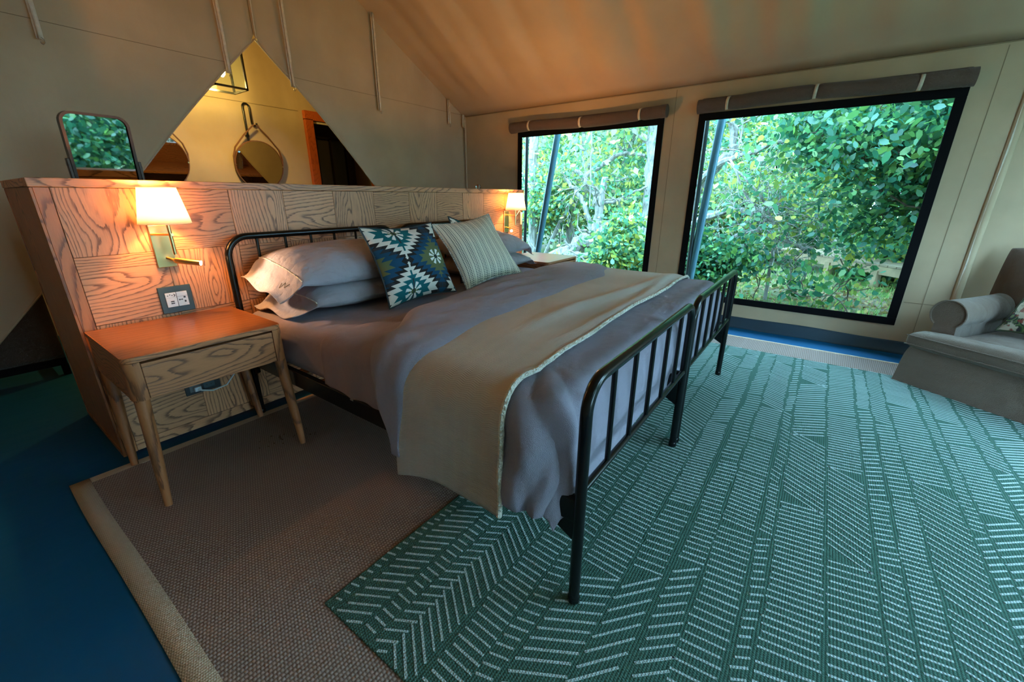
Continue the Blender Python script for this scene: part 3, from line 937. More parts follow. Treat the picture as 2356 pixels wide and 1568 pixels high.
# turned-back band
def band_low(px):
    return lerp_tab(px, [(0.0, -1.375), (0.20, -1.42), (0.40, -1.45), (0.8, -1.40), (1.4, -1.375), (2.0, -1.36), (2.3, -1.26), (2.45, -1.18), (2.8, -1.15)])
def band_f(u, v):
    xa, xb = dcore[0] - HANG - 0.03, dcore[1] + HANG + 0.03
    px = xa + (xb - xa) * u
    ya, yb = head_edge(px) + 0.012, band_low(px)
    py = ya + (yb - ya) * v
    p, n, rest = drape_pt(px, py, dcore, D_TOP, D_R, 0.012)
    d = duvet_disp(px, py, rest) + 0.048 * (max(0.0, 1 - abs(2 * v - 1) ** 3.5)) ** 0.5 - 0.010
    d += 0.004 * math.sin(px * 9 + py * 40 + 6 * fnoise(px, py, 0, 2)) * (1 - abs(2 * v - 1)) + 0.006 * fnoise(px * 3, v * 3, 6.6)
    q = p + n * d
    q.x = max(q.x, 0.262) if px < 1 else q.x
    return q
moved(MB().grid(band_f, 150, 26), off).build('turned_back_edge', M['linen'], dv, solid=0.004)

# woven blanket laid across
def m_blanket():
    n = NT('cream_herringbone_weave')
    n.set(Roughness=0.9)
    n.b.inputs['Specular IOR Level'].default_value = 0.1
    tc = n.n('ShaderNodeTexCoord'); sp = n.n('ShaderNodeSeparateXYZ')
    n.l(tc.outputs['UV'], sp.inputs[0])
    tri = n.math('PINGPONG', n.math('MULTIPLY', sp.outputs[1], 34.0), 1.0)
    ph = n.math('ADD', n.math('MULTIPLY', sp.outputs[0], 150.0), n.math('MULTIPLY', tri, 1.0))
    w = n.math('SINE', n.math('MULTIPLY', ph, 6.283))
    nz = n.noise(tc.outputs['Object'], 90, 3)
    h = n.math('ADD', n.math('MULTIPLY', w, 0.5), n.math('MULTIPLY', nz, 1.2))
    n.base(n.ramp(n.noise(tc.outputs['Object'], 4, 3), [(0.3, (0.49, 0.425, 0.385, 1)), (0.7, (0.57, 0.50, 0.455, 1))]))
    n.bump(h, 0.5, 0.004)
    return n.m
M['blanket'] = m_blanket()
B_R = 0.118; B_TOP = D_TOP + 0.010
bcore = (0.400, 2.372, -1.9, 0.0)
BH = 0.535
def bl_low(px):
    return lerp_tab(px, [(-0.2, -1.815), (0.0, -1.83), (0.40, -1.835), (0.65, -1.815), (1.4, -1.80), (2.35, -1.77), (2.9, -1.75)])
def bl_pt(px, v):
    hi = lerp_tab(px, [(-0.2, -1.345), (0.40, -1.41), (0.8, -1.35), (2.0, -1.31), (2.35, -1.15), (2.9, -1.1)])
    py = hi + (bl_low(px) - hi) * v
    p, n, rest = drape_pt(px, py, bcore, B_TOP, B_R, 0.012)
    d = duvet_disp(px, py, 0) + 0.005
    k = min(1.0, rest * 4)
    d += k * (0.010 * math.sin(py * 9 + 1.0) + 0.008 * fnoise(px * 3, py * 5, 1.5))
    # soft rumples on the top
    t = px - 0.4
    rip = smooth01((px - 0.45) / 0.8) * smooth01((2.6 - px) / 0.5)
    d += rip * 0.020 * math.exp(-((py + 1.62 - 0.05 * math.sin(px * 2.1)) / 0.045) ** 2)
    d += rip * 0.014 * math.exp(-((py + 1.735 - 0.03 * math.sin(px * 3.0 + 1)) / 0.03) ** 2)
    q = p + n * d
    return q
def blanket_f(u, v):
    xa, xb = bcore[0] - BH + 0.075 * v + 0.02 * math.sin(v * 5.5), bcore[1] + BH - 0.15
    px = xa + (xb - xa) * u
    return bl_pt(px, v)
bk = thing('blanket', 'cream herringbone woven blanket laid across the duvet', 'blanket', (1.386, -1.6, 0.62))
offb = -Vector(bk.location)
nu, nv = 190, 60
bo = moved(MB().grid(blanket_f, nu, nv), offb).build('woven_cloth', M['blanket'], bk, solid=0.005)
set_uv(bo, [(i / nu * 3.1, j / nv * 0.46) for j in range(nv + 1) for i in range(nu + 1)])
M['fringe'] = m_fabric('pale_cotton_hem', (0.66, 0.62, 0.54, 1), 0.1, 0.95, 120, 0.4, 0.3, 60)
pts = [Vector(blanket_f(i / 140, 0.993)) + Vector((0, 0, 0.004)) for i in range(141)]
hm = moved(MB().tube(pts, [0.0085 + 0.002 * fnoise(i * 0.9, 1.0) for i in range(141)], 7), offb)
hm.build('foot_hem', M['fringe'], bk)

# ------------------------------------------------------------------ pillows
def pillow(name, label, c, L, Wd, T, flange, side, droop, rotx=0.0, rotz=0.0, seed=0.0, sag=0.0, mono=False):
    """side=-1: open flange on the -x end"""
    r = thing(name, label, 'pillow', c, rotz, 'grey bed pillows')
    m = MB()
    nu, nv = 56, 36
    fl = flange / L
    def shape(u, v, s):
        a = u * 2 - 1; b = v * 2 - 1
        if side < 0: lo, hi = -1 + 2 * fl, 1.0
        else: lo, hi = -1.0, 1 - 2 * fl
        aa = (a - lo) / (hi - lo) * 2 - 1
        f = max(0.0, 1 - abs(aa) ** 3.6) ** 0.55 * max(0.0, 1 - abs(b) ** 2.3) ** 0.55 if abs(aa) < 1 else 0.0
        wob = 1 + 0.10 * fnoise(a * 2 + seed, b * 2, seed)
        x = a * L / 2; y = b * Wd / 2 * (1 - 0.05 * (1 - abs(a)) - (0.16 * smooth01((abs(aa) - 0.95) * 3) if (aa < 0) == (side < 0) else 0.0))
        z = s * (T * (0.60 if s > 0 else 0.40)) * f * wob + s * 0.0015
        if abs(aa) >= 1 or abs(aa) > 0.9:
            e = max(0.0, abs(aa) - 0.93) / max(1e-6, (1 / (1 - fl)) + fl - 0.93)
            if (aa < 0) == (side < 0):
                z -= droop * smooth01(e) + 0.012 * e * math.sin(b * 5 + seed) * smooth01(e)
                x -= side * droop * 0.25 * smooth01(e)
        z += 0.006 * fnoise(a * 6 + seed, b * 6, 1.7) * f * s
        z -= sag * (b < 0) * b * b
        return (x, y, z)
    m.grid(lambda u, v: shape(u, v, 1), nu, nv)
    m.grid(lambda u, v: shape(1 - u, v, -1), nu, nv)
    # close the rim
    w = nu + 1; N = w * (nv + 1)
    top = lambda i, j: j * w + i
    bot = lambda i, j: N + j * w + (nu - i)
    for i in range(nu):
        m.f.append((top(i, 0), bot(i, 0), bot(i + 1, 0), top(i + 1, 0)))
        m.f.append((top(i, nv), top(i + 1, nv), bot(i + 1, nv), bot(i, nv)))
    for j in range(nv):
        m.f.append((top(0, j), top(0, j + 1), bot(0, j + 1), bot(0, j)))
        m.f.append((top(nu, j), bot(nu, j), bot(nu, j + 1), top(nu, j + 1)))
    o = m.build('pillowcase', M['linen_pillow'], r, rot=(rotx, 0, 0), angle=75)
    u0 = fl + 0.012 if side < 0 else 1 - fl - 0.012
    pts = [Vector(shape(u0, 0.04 + 0.92 * k / 24, 1)) + Vector((0, 0, 0.003)) for k in range(25)]
    MB().tube(pts, 0.003, 6).build('piping', M['fringe'], o)
    if mono:
        zig = [(0.02, 0.30), (0.075, 0.22), (0.045, 0.18), (0.085, 0.12), (0.03, 0.06)]
        pts = [Vector(shape(a * 1.0 + 0.03, b, 1)) + Vector((0, 0, 0.002)) for a, b in [(0.075, 0.18), (0.045, 0.20), (0.07, 0.25), (0.03, 0.26), (0.06, 0.30)]]
        MB().tube(pts, 0.0012, 4).build('monogram', M['seam'], o)
    return r
ZM = 0.600
pillow('pillow', 'upper grey pillow of the stack on the nightstand side, lit by the lamp', (0.765, -0.315, ZM + 0.212), 0.86, 0.44, 0.175, 0.11, -1, 0.075, 0.20, 0.0, 1.0, 0.0, True)
pillow('pillow', 'lower grey pillow of the stack on the nightstand side', (0.795, -0.315, ZM + 0.066), 0.84, 0.46, 0.15, 0.12, -1, 0.045, 0.03, 0.0, 4.0)
pillow('pillow', 'upper grey pillow of the stack on the window side', (2.12, -0.275, ZM + 0.192), 0.96, 0.41, 0.17, 0.13, 1, 0.075, 0.15, 0.02, 7.0)
pillow('pillow', 'lower grey pillow of the stack on the window side', (2.12, -0.280, ZM + 0.064), 0.96, 0.42, 0.14, 0.13, 1, 0.05, 0.03, 0.0, 11.0)

# ------------------------------------------------------------------ cushions
def cushion_grid(w, h, T, n, seed):
    """front and back quilted faces in the local xz plane (x right, z up, -y front)"""
    def shape(u, v, s):
        a = u * 2 - 1; b = v * 2 - 1
        x = a * w / 2 * (1 - 0.10 * (1 - b * b)); z = b * h / 2 * (1 - 0.11 * (1 - a * a))
        f = max(0.0, 1 - abs(a) ** 2.4) ** 0.6 * max(0.0, 1 - abs(b) ** 2.4) ** 0.6
        y = -s * T / 2 * f * (1 + 0.12 * fnoise(a * 1.5 + seed, b * 1.5, seed)) - s * 0.001
        y += 0.004 * fnoise(a * 5, b * 5, seed) * f
        return Vector((x, y, z + h / 2))
    return shape
def frame(bl, tl, tr):
    bl, tl, tr = Vector(bl), Vector(tl), Vector(tr)
    X = (tr - tl).normalized(); Zv = (tl - bl); Zv = (Zv - X * Zv.dot(X)).normalized(); Yv = Zv.cross(X)
    return Matrix((X, Yv, Zv)).transposed(), (tr - tl).length, (tl - bl).length
def place(root, R, c):
    m = R.to_4x4(); m.translation = c; root.matrix_world = m; root.matrix_basis = m

CREAM = (0.66, 0.60, 0.53); TEAL = (0.010, 0.105, 0.125); BLUE = (0.014, 0.058, 0.112); OLIVE = (0.105, 0.125, 0.060); DARK = (0.022, 0.019, 0.019); GREEN = (0.06, 0.085, 0.030); DSLATE = (0.030, 0.034, 0.042)
def kilim(u, v):
    """u, v in -0.5..0.5"""
    U, V = 0.91, 0.80
    st, hh = 0.058, 0.052
    def g(du, dv):
        k = math.floor(abs(dv) / hh); fr = abs(dv) / hh - k
        return abs(du) + k * st - 0.050 * fr
    ax = (u - 0.25 + U / 2) % U - U / 2; av = (v + 0.012 + V / 2) % V - V / 2
    gA = g(ax, av)
    bx_ = (u - 0.25) % U - U / 2
    bv = (v + 0.012) % V - V / 2
    gB = g(bx_, bv)
    def star(du, dv):
        a = math.degrees(math.atan2(abs(dv), abs(du) + 1e-9)); rr = math.hypot(du, dv)
        if rr < 0.028: return 2
        return 1 if (10 < a < 33 or 50 < a < 74) and 0.032 < rr < 0.112 else 0
    if abs(ax) < 0.004 and 0.34 < abs(av) < 0.42: return BLUE
    if abs(bx_) < 0.012 and 0.30 < abs(bv) < 0.385: return CREAM
    if gA < 0.37:
        if abs(ax) < 0.004 and abs(av) < 0.09: return TEAL
        if gA < 0.15:
            s = star(ax, av)
            if s == 1: return (0.72, 0.72, 0.70)
            if s == 2: return DARK
        if gA < 0.235 or (abs(ax) < 0.008 and abs(av) < 0.30): return OLIVE
        return BLUE
    if gB < 0.325:
        if abs(bx_) < 0.008 and abs(bv) < 0.16: return DSLATE
        if gB < 0.14:
            s = star(bx_, bv)
            if s == 1: return (0.68, 0.66, 0.62)
            if math.hypot(bx_, bv * 1.6) < 0.07: return GREEN
        if gB < 0.20 or (abs(bx_) < 0.010 and abs(bv) < 0.27): return TEAL
        return CREAM
    return DSLATE if (gA < 0.45 and fnoise(u * 3, v * 3) > 0) else DARK

def m_attr(name):
    n = NT(name)
    n.set(Roughness=0.9)
    n.b.inputs['Specular IOR Level'].default_value = 0.1
    at = n.n('ShaderNodeAttribute'); at.attribute_name = 'print'
    n.base(at.outputs['Color'])
    n.bump(n.noise(n.coord('Object'), 600, 1), 0.2, 0.002)
    return n.m
M['kilim'] = m_attr('kilim_print')
def face_print(o, n, fn):
    me = o.data
    at = me.attributes.new('print', 'FLOAT_COLOR', 'FACE')
    cols = np.ones((len(me.polygons), 4), dtype=np.float32)
    per = n * n
    for q in range(len(me.polygons)):
        k = q % per
        i, j = k % n, k // n
        u = (i + 0.5) / n - 0.5
        if q >= per: u = -u
        cols[q, :3] = fn(u, (j + 0.5) / n - 0.5) if q < 2 * per else DARK
    at.data.foreach_set('color', cols.ravel())
M['rope_dark'] = simple('dark_blue_piping', (0.02, 0.035, 0.045, 1), 0.8)
M['rope_light'] = simple('flecked_piping', (0.42, 0.44, 0.42, 1), 0.8, nscale=120, namt=0.7)
def cushion(label, bl, tl, tr, n, mat, printf, pipe, seed, T=0.17, sizes=None):
    R, w, h = frame(bl, tl, tr)
    if sizes: w, h = sizes
    r = thing('throw_cushion', label, 'cushion')
    c = Vector(bl) + R @ Vector((w / 2, 0, 0))
    place(r, R, c)
    sh_ = cushion_grid(w, h, T, n, seed)
    m = MB().grid(lambda u, v: sh_(u, v, 1), n, n)
    m.grid(lambda u, v: sh_(1 - u, v, -1), n, n)
    o = m.build('cover', mat, r, angle=80)
    if printf: face_print(o, n, printf)
    else:
        N = (n + 1) ** 2
        set_uv(o, [(i / n, j / n) for j in range(n + 1) for i in range(n + 1)] + [(1 - i / n, j / n) for j in range(n + 1) for i in range(n + 1)])
    rim = [sh_(k / 30, 0, 1) for k in range(30)] + [sh_(1, k / 30, 1) for k in range(30)] + [sh_(1 - k / 30, 1, 1) for k in range(30)] + [sh_(0, 1 - k / 30, 1) for k in range(30)]
    MB().tube(rim, 0.0055, 6, closed=True).build('piping', pipe, r)
    return r
cushion('kilim patterned cushion in teal, blue and cream diamonds leaning on the pillows', (0.790, -0.705, 0.612), (0.840, -0.525, 1.008), (1.350, -0.512, 1.010), 170, M['kilim'], kilim, M['rope_dark'], 2.0, 0.18)
cushion('dark kilim patterned cushion mostly hidden behind the striped cushion', (1.490, -0.560, 0.620), (1.560, -0.400, 1.035), (2.005, -0.400, 0.960), 60, M['kilim'], kilim, M['rope_dark'], 5.0, 0.09)
def m_stripe():
    n = NT('cream_dotted_stripe')
    n.set(Roughness=0.9)
    n.b.inputs['Specular IOR Level'].default_value = 0.1
    tc = n.n('ShaderNodeTexCoord'); sp = n.n('ShaderNodeSeparateXYZ')
    n.l(tc.outputs['UV'], sp.inputs[0])
    U = sp.outputs[0]; V = sp.outputs[1]
    lines = None
    for (k, off_, wd) in ((8.0, 0.10, 0.052), (8.0, 0.32, 0.040), (8.0, 0.50, 0.058), (8.0, 0.72, 0.034)):
        f = n.math('FRACT', n.math('ADD', n.math('MULTIPLY', U, k), 1.0 - off_))
        d = n.math('ABSOLUTE', n.math('SUBTRACT', f, 0.5))
        a = n.math('LESS_THAN', d, wd * 1.0)
        ph = n.math('FRACT', n.math('ADD', n.math('MULTIPLY', V, 46.0), off_ * 5.3))
        b = n.math('LESS_THAN', ph, 0.55)
        q = n.math('MULTIPLY', a, b)
        lines = q if lines is None else n.math('MAXIMUM', lines, q)
    n.base(n.mix(lines, (0.72, 0.67, 0.55, 1), (0.012, 0.05, 0.06, 1)))
    n.bump(n.noise(n.coord('Object'), 500, 1), 0.2, 0.002)
    return n.m
M['stripe'] = m_stripe()
cushion('cream cushion with dotted dark stripes leaning on the window side pillows', (1.375, -0.715, 0.612), (1.492, -0.44, 0.995), (1.960, -0.530, 1.048), 60, M['stripe'], None, M['rope_light'], 8.0, 0.16)
# ------------------------------------------------------------------ rugs
def m_sisal(name, c1, c2, k, wob=0.0):
    n = NT(name)
    n.set(Roughness=0.95)
    n.b.inputs['Specular IOR Level'].default_value = 0.05
    tc = n.n('ShaderNodeTexCoord'); sp = n.n('ShaderNodeSeparateXYZ')
    n.l(tc.outputs['Object'], sp.inputs[0])
    nz = n.noise(tc.outputs['Object'], 3.0, 4)
    nzf = n.noise(tc.outputs['Object'], 180, 2)
    X = n.math('MULTIPLY', sp.outputs[0], k); Y = n.math('MULTIPLY', sp.outputs[1], k * 0.8)
    row = n.math('FLOOR', Y)
    sh_ = n.math('MULTIPLY', n.math('MODULO', row, 2.0), 0.5)
    fx = n.math('PINGPONG', n.math('ADD', X, sh_), 0.5)
    fy = n.math('PINGPONG', Y, 0.5)
    h = n.math('MULTIPLY', n.math('POWER', n.math('MULTIPLY', fx, 2.0), 0.6), n.math('POWER', n.math('MULTIPLY', fy, 2.0), 0.6))
    col = n.mix(n.math('ADD', h, n.math('MULTIPLY', n.math('SUBTRACT', nzf, 0.5), 0.5), True), c1, c2)
    col2 = n.mix(n.math('MULTIPLY', nz, 0.35), col, tuple(x * 0.7 for x in c2[:3]) + (1,))
    n.base(col2)
    n.bump(h, 0.7, 0.004)
    return n.m
M['sisal'] = m_sisal('brown_sisal_weave', (0.12, 0.075, 0.062, 1), (0.43, 0.33, 0.29, 1), 105)
M['sisal_border'] = m_sisal('beige_cotton_border', (0.50, 0.38, 0.27, 1), (0.58, 0.44, 0.32, 1), 160)
RX0, RX1, RY0, RY1 = -0.445, 3.47, -4.35, -0.08
rg = thing('sisal_rug', 'large brown woven sisal rug with a beige border on the blue floor', 'rug', ((RX0 + RX1) / 2, (RY0 + RY1) / 2, 0))
def rugbox(name, a, b, z0, z1, mat, par, wav=0.0):
    c = par.location
    m = MB()
    nx = max(1, int((b[0] - a[0]) / 0.06)); ny = max(1, int((b[1] - a[1]) / 0.06))
    if wav: 
        def f(u, v):
            x = a[0] + (b[0] - a[0]) * u; y = a[1] + (b[1] - a[1]) * v
            edge = (abs(x - RX0) < 0.12)
            return (x - c.x + (wav * fnoise(y * 1.2, 0.3) if edge else 0), y - c.y, z1 + 0.0004 * fnoise(x * 3, y * 3))
        m.grid(f, nx, ny)
        o = m.build(name, M[mat], par)
        md = o.modifiers.new('Solidify', 'SOLIDIFY'); md.thickness = z1 - z0; md.offset = -1
        return o
    m.box2((a[0] - c.x, a[1] - c.y, z0), (b[0] - c.x, b[1] - c.y, z1))
    return m.build(name, M[mat], par, smooth=False)
BW = 0.062
rugbox('weave', (RX0 + 0.03, RY0 + 0.03), (RX1 - 0.03, RY1 - 0.02), 0.0005, 0.0050, 'sisal', rg)
rugbox('border', (RX0, RY0), (RX0 + BW, RY1), 0.0005, 0.0062, 'sisal_border', rg, 0.012)
rugbox('border', (RX1 - 0.035, RY0), (RX1, RY1), 0.0005, 0.0062, 'sisal_border', rg, 0.012)
rugbox('border', (RX0 + BW, RY1 - 0.045), (RX1 - 0.035, RY1), 0.0005, 0.0061, 'sisal_border', rg)
rugbox('border', (RX0 + BW, RY0), (RX1 - 0.035, RY0 + BW), 0.0005, 0.0061, 'sisal_border', rg)
M['crumb'] = simple('dried_mud', (0.10, 0.05, 0.02, 1), 0.9)
GX0, GX1, GY0, GY1 = -0.112, 3.13, -4.05, -1.447
M['green_weave'] = m_sisal('green_flatweave', (0.052, 0.115, 0.092, 1), (0.065, 0.132, 0.106, 1), 150)
M['dash'] = m_sisal('pale_blue_yarn', (0.34, 0.43, 0.43, 1), (0.42, 0.50, 0.50, 1), 170)
gr = thing('green_rug', 'green flatwoven rug with pale dashes under the foot of the beds', 'rug', ((GX0 + GX1) / 2, (GY0 + GY1) / 2, 0.005))
gc = gr.location
MB().box2((GX0 - gc.x, GY0 - gc.y, 0.0003), (GX1 - gc.x, GY1 - gc.y, 0.0068)).build('weave', M['green_weave'], gr, smooth=False, bevel=0.003)
bands = [(-1.458, -1.482), (-1.500, -1.592), (-1.602, -1.648), (-1.662, -1.716), (-1.712, -1.822), (-1.836, -1.930), (-1.942, -1.992), (-2.004, -2.132), (-2.145, -2.236), (-2.262, -2.335), (-2.345, -2.452), (-2.470, -2.505), (-2.515, -2.655), (-2.668, -2.792), (-2.806, -2.862), (-2.875, -2.946), (-2.955, -3.085), (-3.10, -3.14), (-3.150, -3.252), (-3.268, -3.33), (-3.345, -3.46), (-3.475, -3.56), (-3.575, -3.69), (-3.70, -3.76), (-3.775, -3.88), (-3.895, -4.01)]
start = {1: -60, 2: -92, 3: -60, 4: -127, 5: -92, 6: -75, 7: -60, 8: -40, 9: -47, 10: -84, 12: -77, 13: -79, 15: -63, 16: -112, 18: -48}
rd = random.Random(21)
dm = MB()
for bi, (ya, yb) in enumerate(bands):
    x = GX0 + 0.004
    ang = start.get(bi, rd.choice((-60, -75, -100, -120, -90)))
    seg_end = x + rd.uniform(0.55, 1.1)
    sp = rd.uniform(0.026, 0.031)
    th = 0.0068
    while x < GX1 + 0.1:
        if x > seg_end:
            ang = rd.choice((-50, -60, -72, -82, -92, -100, -112, -122, -60, -80))
            seg_end = x + rd.uniform(0.25, 0.95); sp = rd.uniform(0.023, 0.033); x += 0.012
        jw = 0.010 * fnoise(x * 4, bi * 3.3)
        y0, y1 = ya + jw + rd.uniform(-0.004, 0.004), yb + jw + rd.uniform(-0.004, 0.004)
        dx = (y1 - y0) / math.tan(math.radians(ang))
        p0 = Vector((x - dx / 2, y0, 0)); p1 = Vector((x + dx / 2, y1, 0))
        t0, t1 = 0.0, 1.0
        dvx = p1.x - p0.x
        if abs(dvx) > 1e-6:
            ta = (GX0 + 0.006 - p0.x) / dvx; tb = (GX1 - 0.006 - p0.x) / dvx
            lo_, hi_ = min(ta, tb), max(ta, tb)
            t0, t1 = max(t0, lo_), min(t1, hi_)
        elif not (GX0 < p0.x < GX1): t1 = -1
        if t1 - t0 > 0.08:
            a, b = p0.lerp(p1, t0), p0.lerp(p1, t1)
            d = (b - a).normalized(); nn = Vector((-d.y, d.x, 0)) * (th / 2) * rd.uniform(0.85, 1.1)
            q = [a + nn, a - nn, b - nn, b + nn]
            z0_, z1_ = 0.0060, 0.0082
            vs = [(w_.x - gc.x, w_.y - gc.y, z0_) for w_ in q] + [(w_.x - gc.x - 0.0, w_.y - gc.y, z1_) for w_ in q]
            dm.add(vs, [(4, 5, 6, 7), (0, 1, 5, 4), (1, 2, 6, 5), (2, 3, 7, 6), (3, 0, 4, 7)])
        s_ = abs(math.sin(math.radians(ang)))
        x += sp / max(0.45, s_)
o = dm.build('dash_pattern', M['dash'], gr, smooth=False)
o['kind'] = 'stuff'
# crumbs of dried mud on the sisal rug
rc = random.Random(3)
cr = MB()
for k in range(26):
    x = 0.27 + rc.gauss(0, 0.06); y = -0.43 + rc.gauss(0, 0.03) - 0.25 * (x - 0.27)
    s_ = rc.uniform(0.0015, 0.004)
    cr.box((x, y, 0.0062 + s_ / 2), (s_ * 2, s_, s_), (0, 0, rc.uniform(0, 3)))
o = cr.build('mud_crumbs', M['crumb'], smooth=False)
tag(o, 'brown crumbs of dried mud on the sisal rug beside the nightstand', 'crumbs', kind='stuff')

# ------------------------------------------------------------------ armchair
M['sofa'] = m_fabric('taupe_linen', (0.150, 0.105, 0.078, 1), 0.09, 0.9, 350, 0.12, 0.5, 6)
SW, SD = 1.02, 0.78
ac = thing('armchair', 'taupe slipcovered armchair with a rolled arm beside the wide window', 'armchair', (3.055, -3.03, 0.0095), math.atan2(-0.817, -0.577))
def skirt_f(u, v):
    # outline round the base, u along the perimeter
    per = [(SW, SD), (0, SD), (0, 0), (SW, 0), (SW, SD)]
    segs = [SW, SD, SW, SD]; tot = sum(segs); s = u * tot
    k = 0
    while k < 3 and s > segs[k]: s -= segs[k]; k += 1
    a, b = Vector(per[k]), Vector(per[k + 1]); p = a.lerp(b, min(1, s / segs[k]))
    c = Vector((SW / 2, SD / 2)); d = (p - c); d = Vector((d.x / (SW / 2), d.y / (SD / 2)))
    fl = 0.014 * (1 - v) ** 1.5 + 0.012 * (1 - v) * fnoise(p.x * 5, p.y * 5, 1.0) - 0.012 * v ** 6
    return (p.x + d.x * fl, p.y + d.y * fl, 0.004 + 0.236 * v)
m = MB().grid(skirt_f, 96, 10, wrap_u=True)
m.f.append(tuple(range(10 * 96, 11 * 96)))
m.build('skirted_base', M['sofa'], ac)
def puff(nm, x0, x1, y0, y1, z0, z1, seed, cut=None, roundness=3.2, ny=30):
    def f(u, v, s):
        a = u * 2 - 1; b = v * 2 - 1
        e = max(0.0, 1 - abs(a) ** 7) ** 0.5 * max(0.0, 1 - abs(b) ** 7) ** 0.5
        x = (x0 + x1) / 2 + (x1 - x0) / 2 * a; y = (y0 + y1) / 2 + (y1 - y0) / 2 * b
        h = (z1 - z0) / 2
        z = (z0 + z1) / 2 + s * (h * (0.72 + 0.28 * e) * (1 if e > 0 else 0.72)) + s * 0.006 * fnoise(x * 5 + seed, y * 5, seed) * e
        if s > 0: z += 0.02 * e * (1 - a * a) * (1 - b * b)
        k = 0.018 * (1 - e)
        return (x, y, z)
    m = MB().grid(lambda u, v: f(u, v, 1), 40, ny)
    n1 = len(m.v)
    m.grid(lambda u, v: f(1 - u, v, -1), 40, ny)
    w = 41
    top = lambda i, j: j * w + i
    bot = lambda i, j: n1 + j * w + (40 - i)
    for i in range(40):
        m.f.append((top(i, 0), bot(i, 0), bot(i + 1, 0), top(i + 1, 0))); m.f.append((top(i, ny), top(i + 1, ny), bot(i + 1, ny), bot(i, ny)))
    for j in range(ny):
        m.f.append((top(0, j), top(0, j + 1), bot(0, j + 1), bot(0, j))); m.f.append((top(40, j), bot(40, j), bot(40, j + 1), top(40, j + 1)))
    o = m.build(nm, M['sofa'], ac, bevel=0.012, seg=3, angle=60)
    rim = [Vector(f(k / 40, 0.0, 1)) for k in range(41)]
    MB().tube([v_ + Vector((0, -0.003, 0)) for v_ in rim], 0.004, 6).build('piping', M['sofa'], o)
    rim = [Vector(f(1 - k / 40, 0.0, -1)) for k in range(41)]
    MB().tube([v_ + Vector((0, -0.003, 0)) for v_ in rim], 0.004, 6).build('piping', M['sofa'], o)
    return o
puff('seat_cushion', -0.005, SW + 0.005, -0.018, 0.13, 0.238, 0.348, 1.0, ny=10)
puff('seat_cushion', 0.17, SW - 0.17, 0.125, 0.60, 0.240, 0.352, 3.0)
def arm(x0):
    prof = []
    for k in range(25):
        a = -PI * 0.28 + (PI * 1.56) * k / 24
        prof.append((x0 + 0.085 + 0.088 * math.cos(a), 0.467 + 0.088 * math.sin(a)))
    prof = [(x0 + 0.155, 0.22)] + prof + [(x0 + 0.02, 0.22)]
    m = MB(); n = len(prof); ys = [0.125 + 0.62 * k / 12 for k in range(13)]
    for yy in ys:
        k = (yy - 0.125) / 0.62
        m.v += [(x, yy, z + 0.010 * fnoise(yy * 4, x * 4, 2.0) + 0.05 * max(0, k - 0.6) ** 1.0) for x, z in prof]
    for j in range(12):
        for i in range(n):
            m.f.append((j * n + i, j * n + (i + 1) % n, (j + 1) * n + (i + 1) % n, (j + 1) * n + i))
    m.f.append(tuple(range(n - 1, -1, -1))); m.f.append(tuple(12 * n + i for i in range(n)))
    o = m.build('arm', M['sofa'], ac, angle=50)
    MB().tube([(x, 0.122, z) for x, z in prof[1:-1]], 0.005, 6).build('piping', M['sofa'], o)
arm(0.01); arm(SW - 0.185)
def back_f(u, v):
    a = u * 2 - 1
    x = SW / 2 + (SW / 2 - 0.02) * a
    t = 2 * PI * v
    th = 0.10 * max(0.15, (1 - abs(a) ** 6)) ** 0.5
    hz = 0.34 * (1 - 0.10 * a * a)
    cy, cz = 0.690, 0.54
    y = cy + th * math.copysign(abs(math.cos(t)) ** 0.7, math.cos(t)); z = cz + hz * math.copysign(abs(math.sin(t)) ** 0.75, math.sin(t))
    return (x, y + 0.10 * (z - 0.3), z)
m = MB().grid(lambda u, v: back_f(v, u), 40, 30, wrap_u=True)
m.f.append(tuple(range(39, -1, -1))); m.f.append(tuple(30 * 40 + k for k in range(40)))
m.build('backrest', M['sofa'], ac, angle=60)
# floral cushion on the armchair
def m_floral():
    n = NT('botanical_print')
    n.set(Roughness=0.85)
    tc = n.n('ShaderNodeTexCoord')
    v1 = n.n('ShaderNodeTexVoronoi'); v1.inputs['Scale'].default_value = 7.0; n.l(tc.outputs['UV'], v1.inputs['Vector'])
    rings = n.math('FRACT', n.math('MULTIPLY', v1.outputs['Distance'], 5.0))
    wv = n.noise(tc.outputs['UV'], 6, 4)
    leaf = n.ramp(rings, [(0.0, (0.01, 0.02, 0.01, 1)), (0.3, (0.05, 0.11, 0.03, 1)), (0.55, (0.16, 0.20, 0.07, 1)), (0.7, (0.03, 0.015, 0.03, 1)), (1.0, (0.02, 0.03, 0.02, 1))])
    red = n.ramp(n.noise(tc.outputs['UV'], 11, 2), [(0.56, (0, 0, 0, 1)), (0.6, (1, 1, 1, 1))])
    c = n.mix(n.ramp(wv, [(0.46, (0, 0, 0, 1)), (0.5, (1, 1, 1, 1))]), (0.50, 0.44, 0.33, 1), leaf)
    c = n.mix(n.math('MULTIPLY', red, 0.8), c, (0.22, 0.03, 0.02, 1))
    n.base(c)
    return n.m
M['floral'] = m_floral()
M['floral_pipe'] = simple('olive_piping', (0.05, 0.06, 0.03, 1), 0.8)
def loc2w(x, y, z):
    t = ac.rotation_euler.z
    return Vector((ac.location.x + x * math.cos(t) - y * math.sin(t), ac.location.y + x * math.sin(t) + y * math.cos(t), ac.location.z + z))
cushion('botanical print cushion in greens and red leaning in the armchair', loc2w(0.235, 0.36, 0.385), loc2w(0.275, 0.545, 0.80), loc2w(0.70, 0.50, 0.80), 50, M['floral'], None, M['floral_pipe'], 3.0, 0.14)

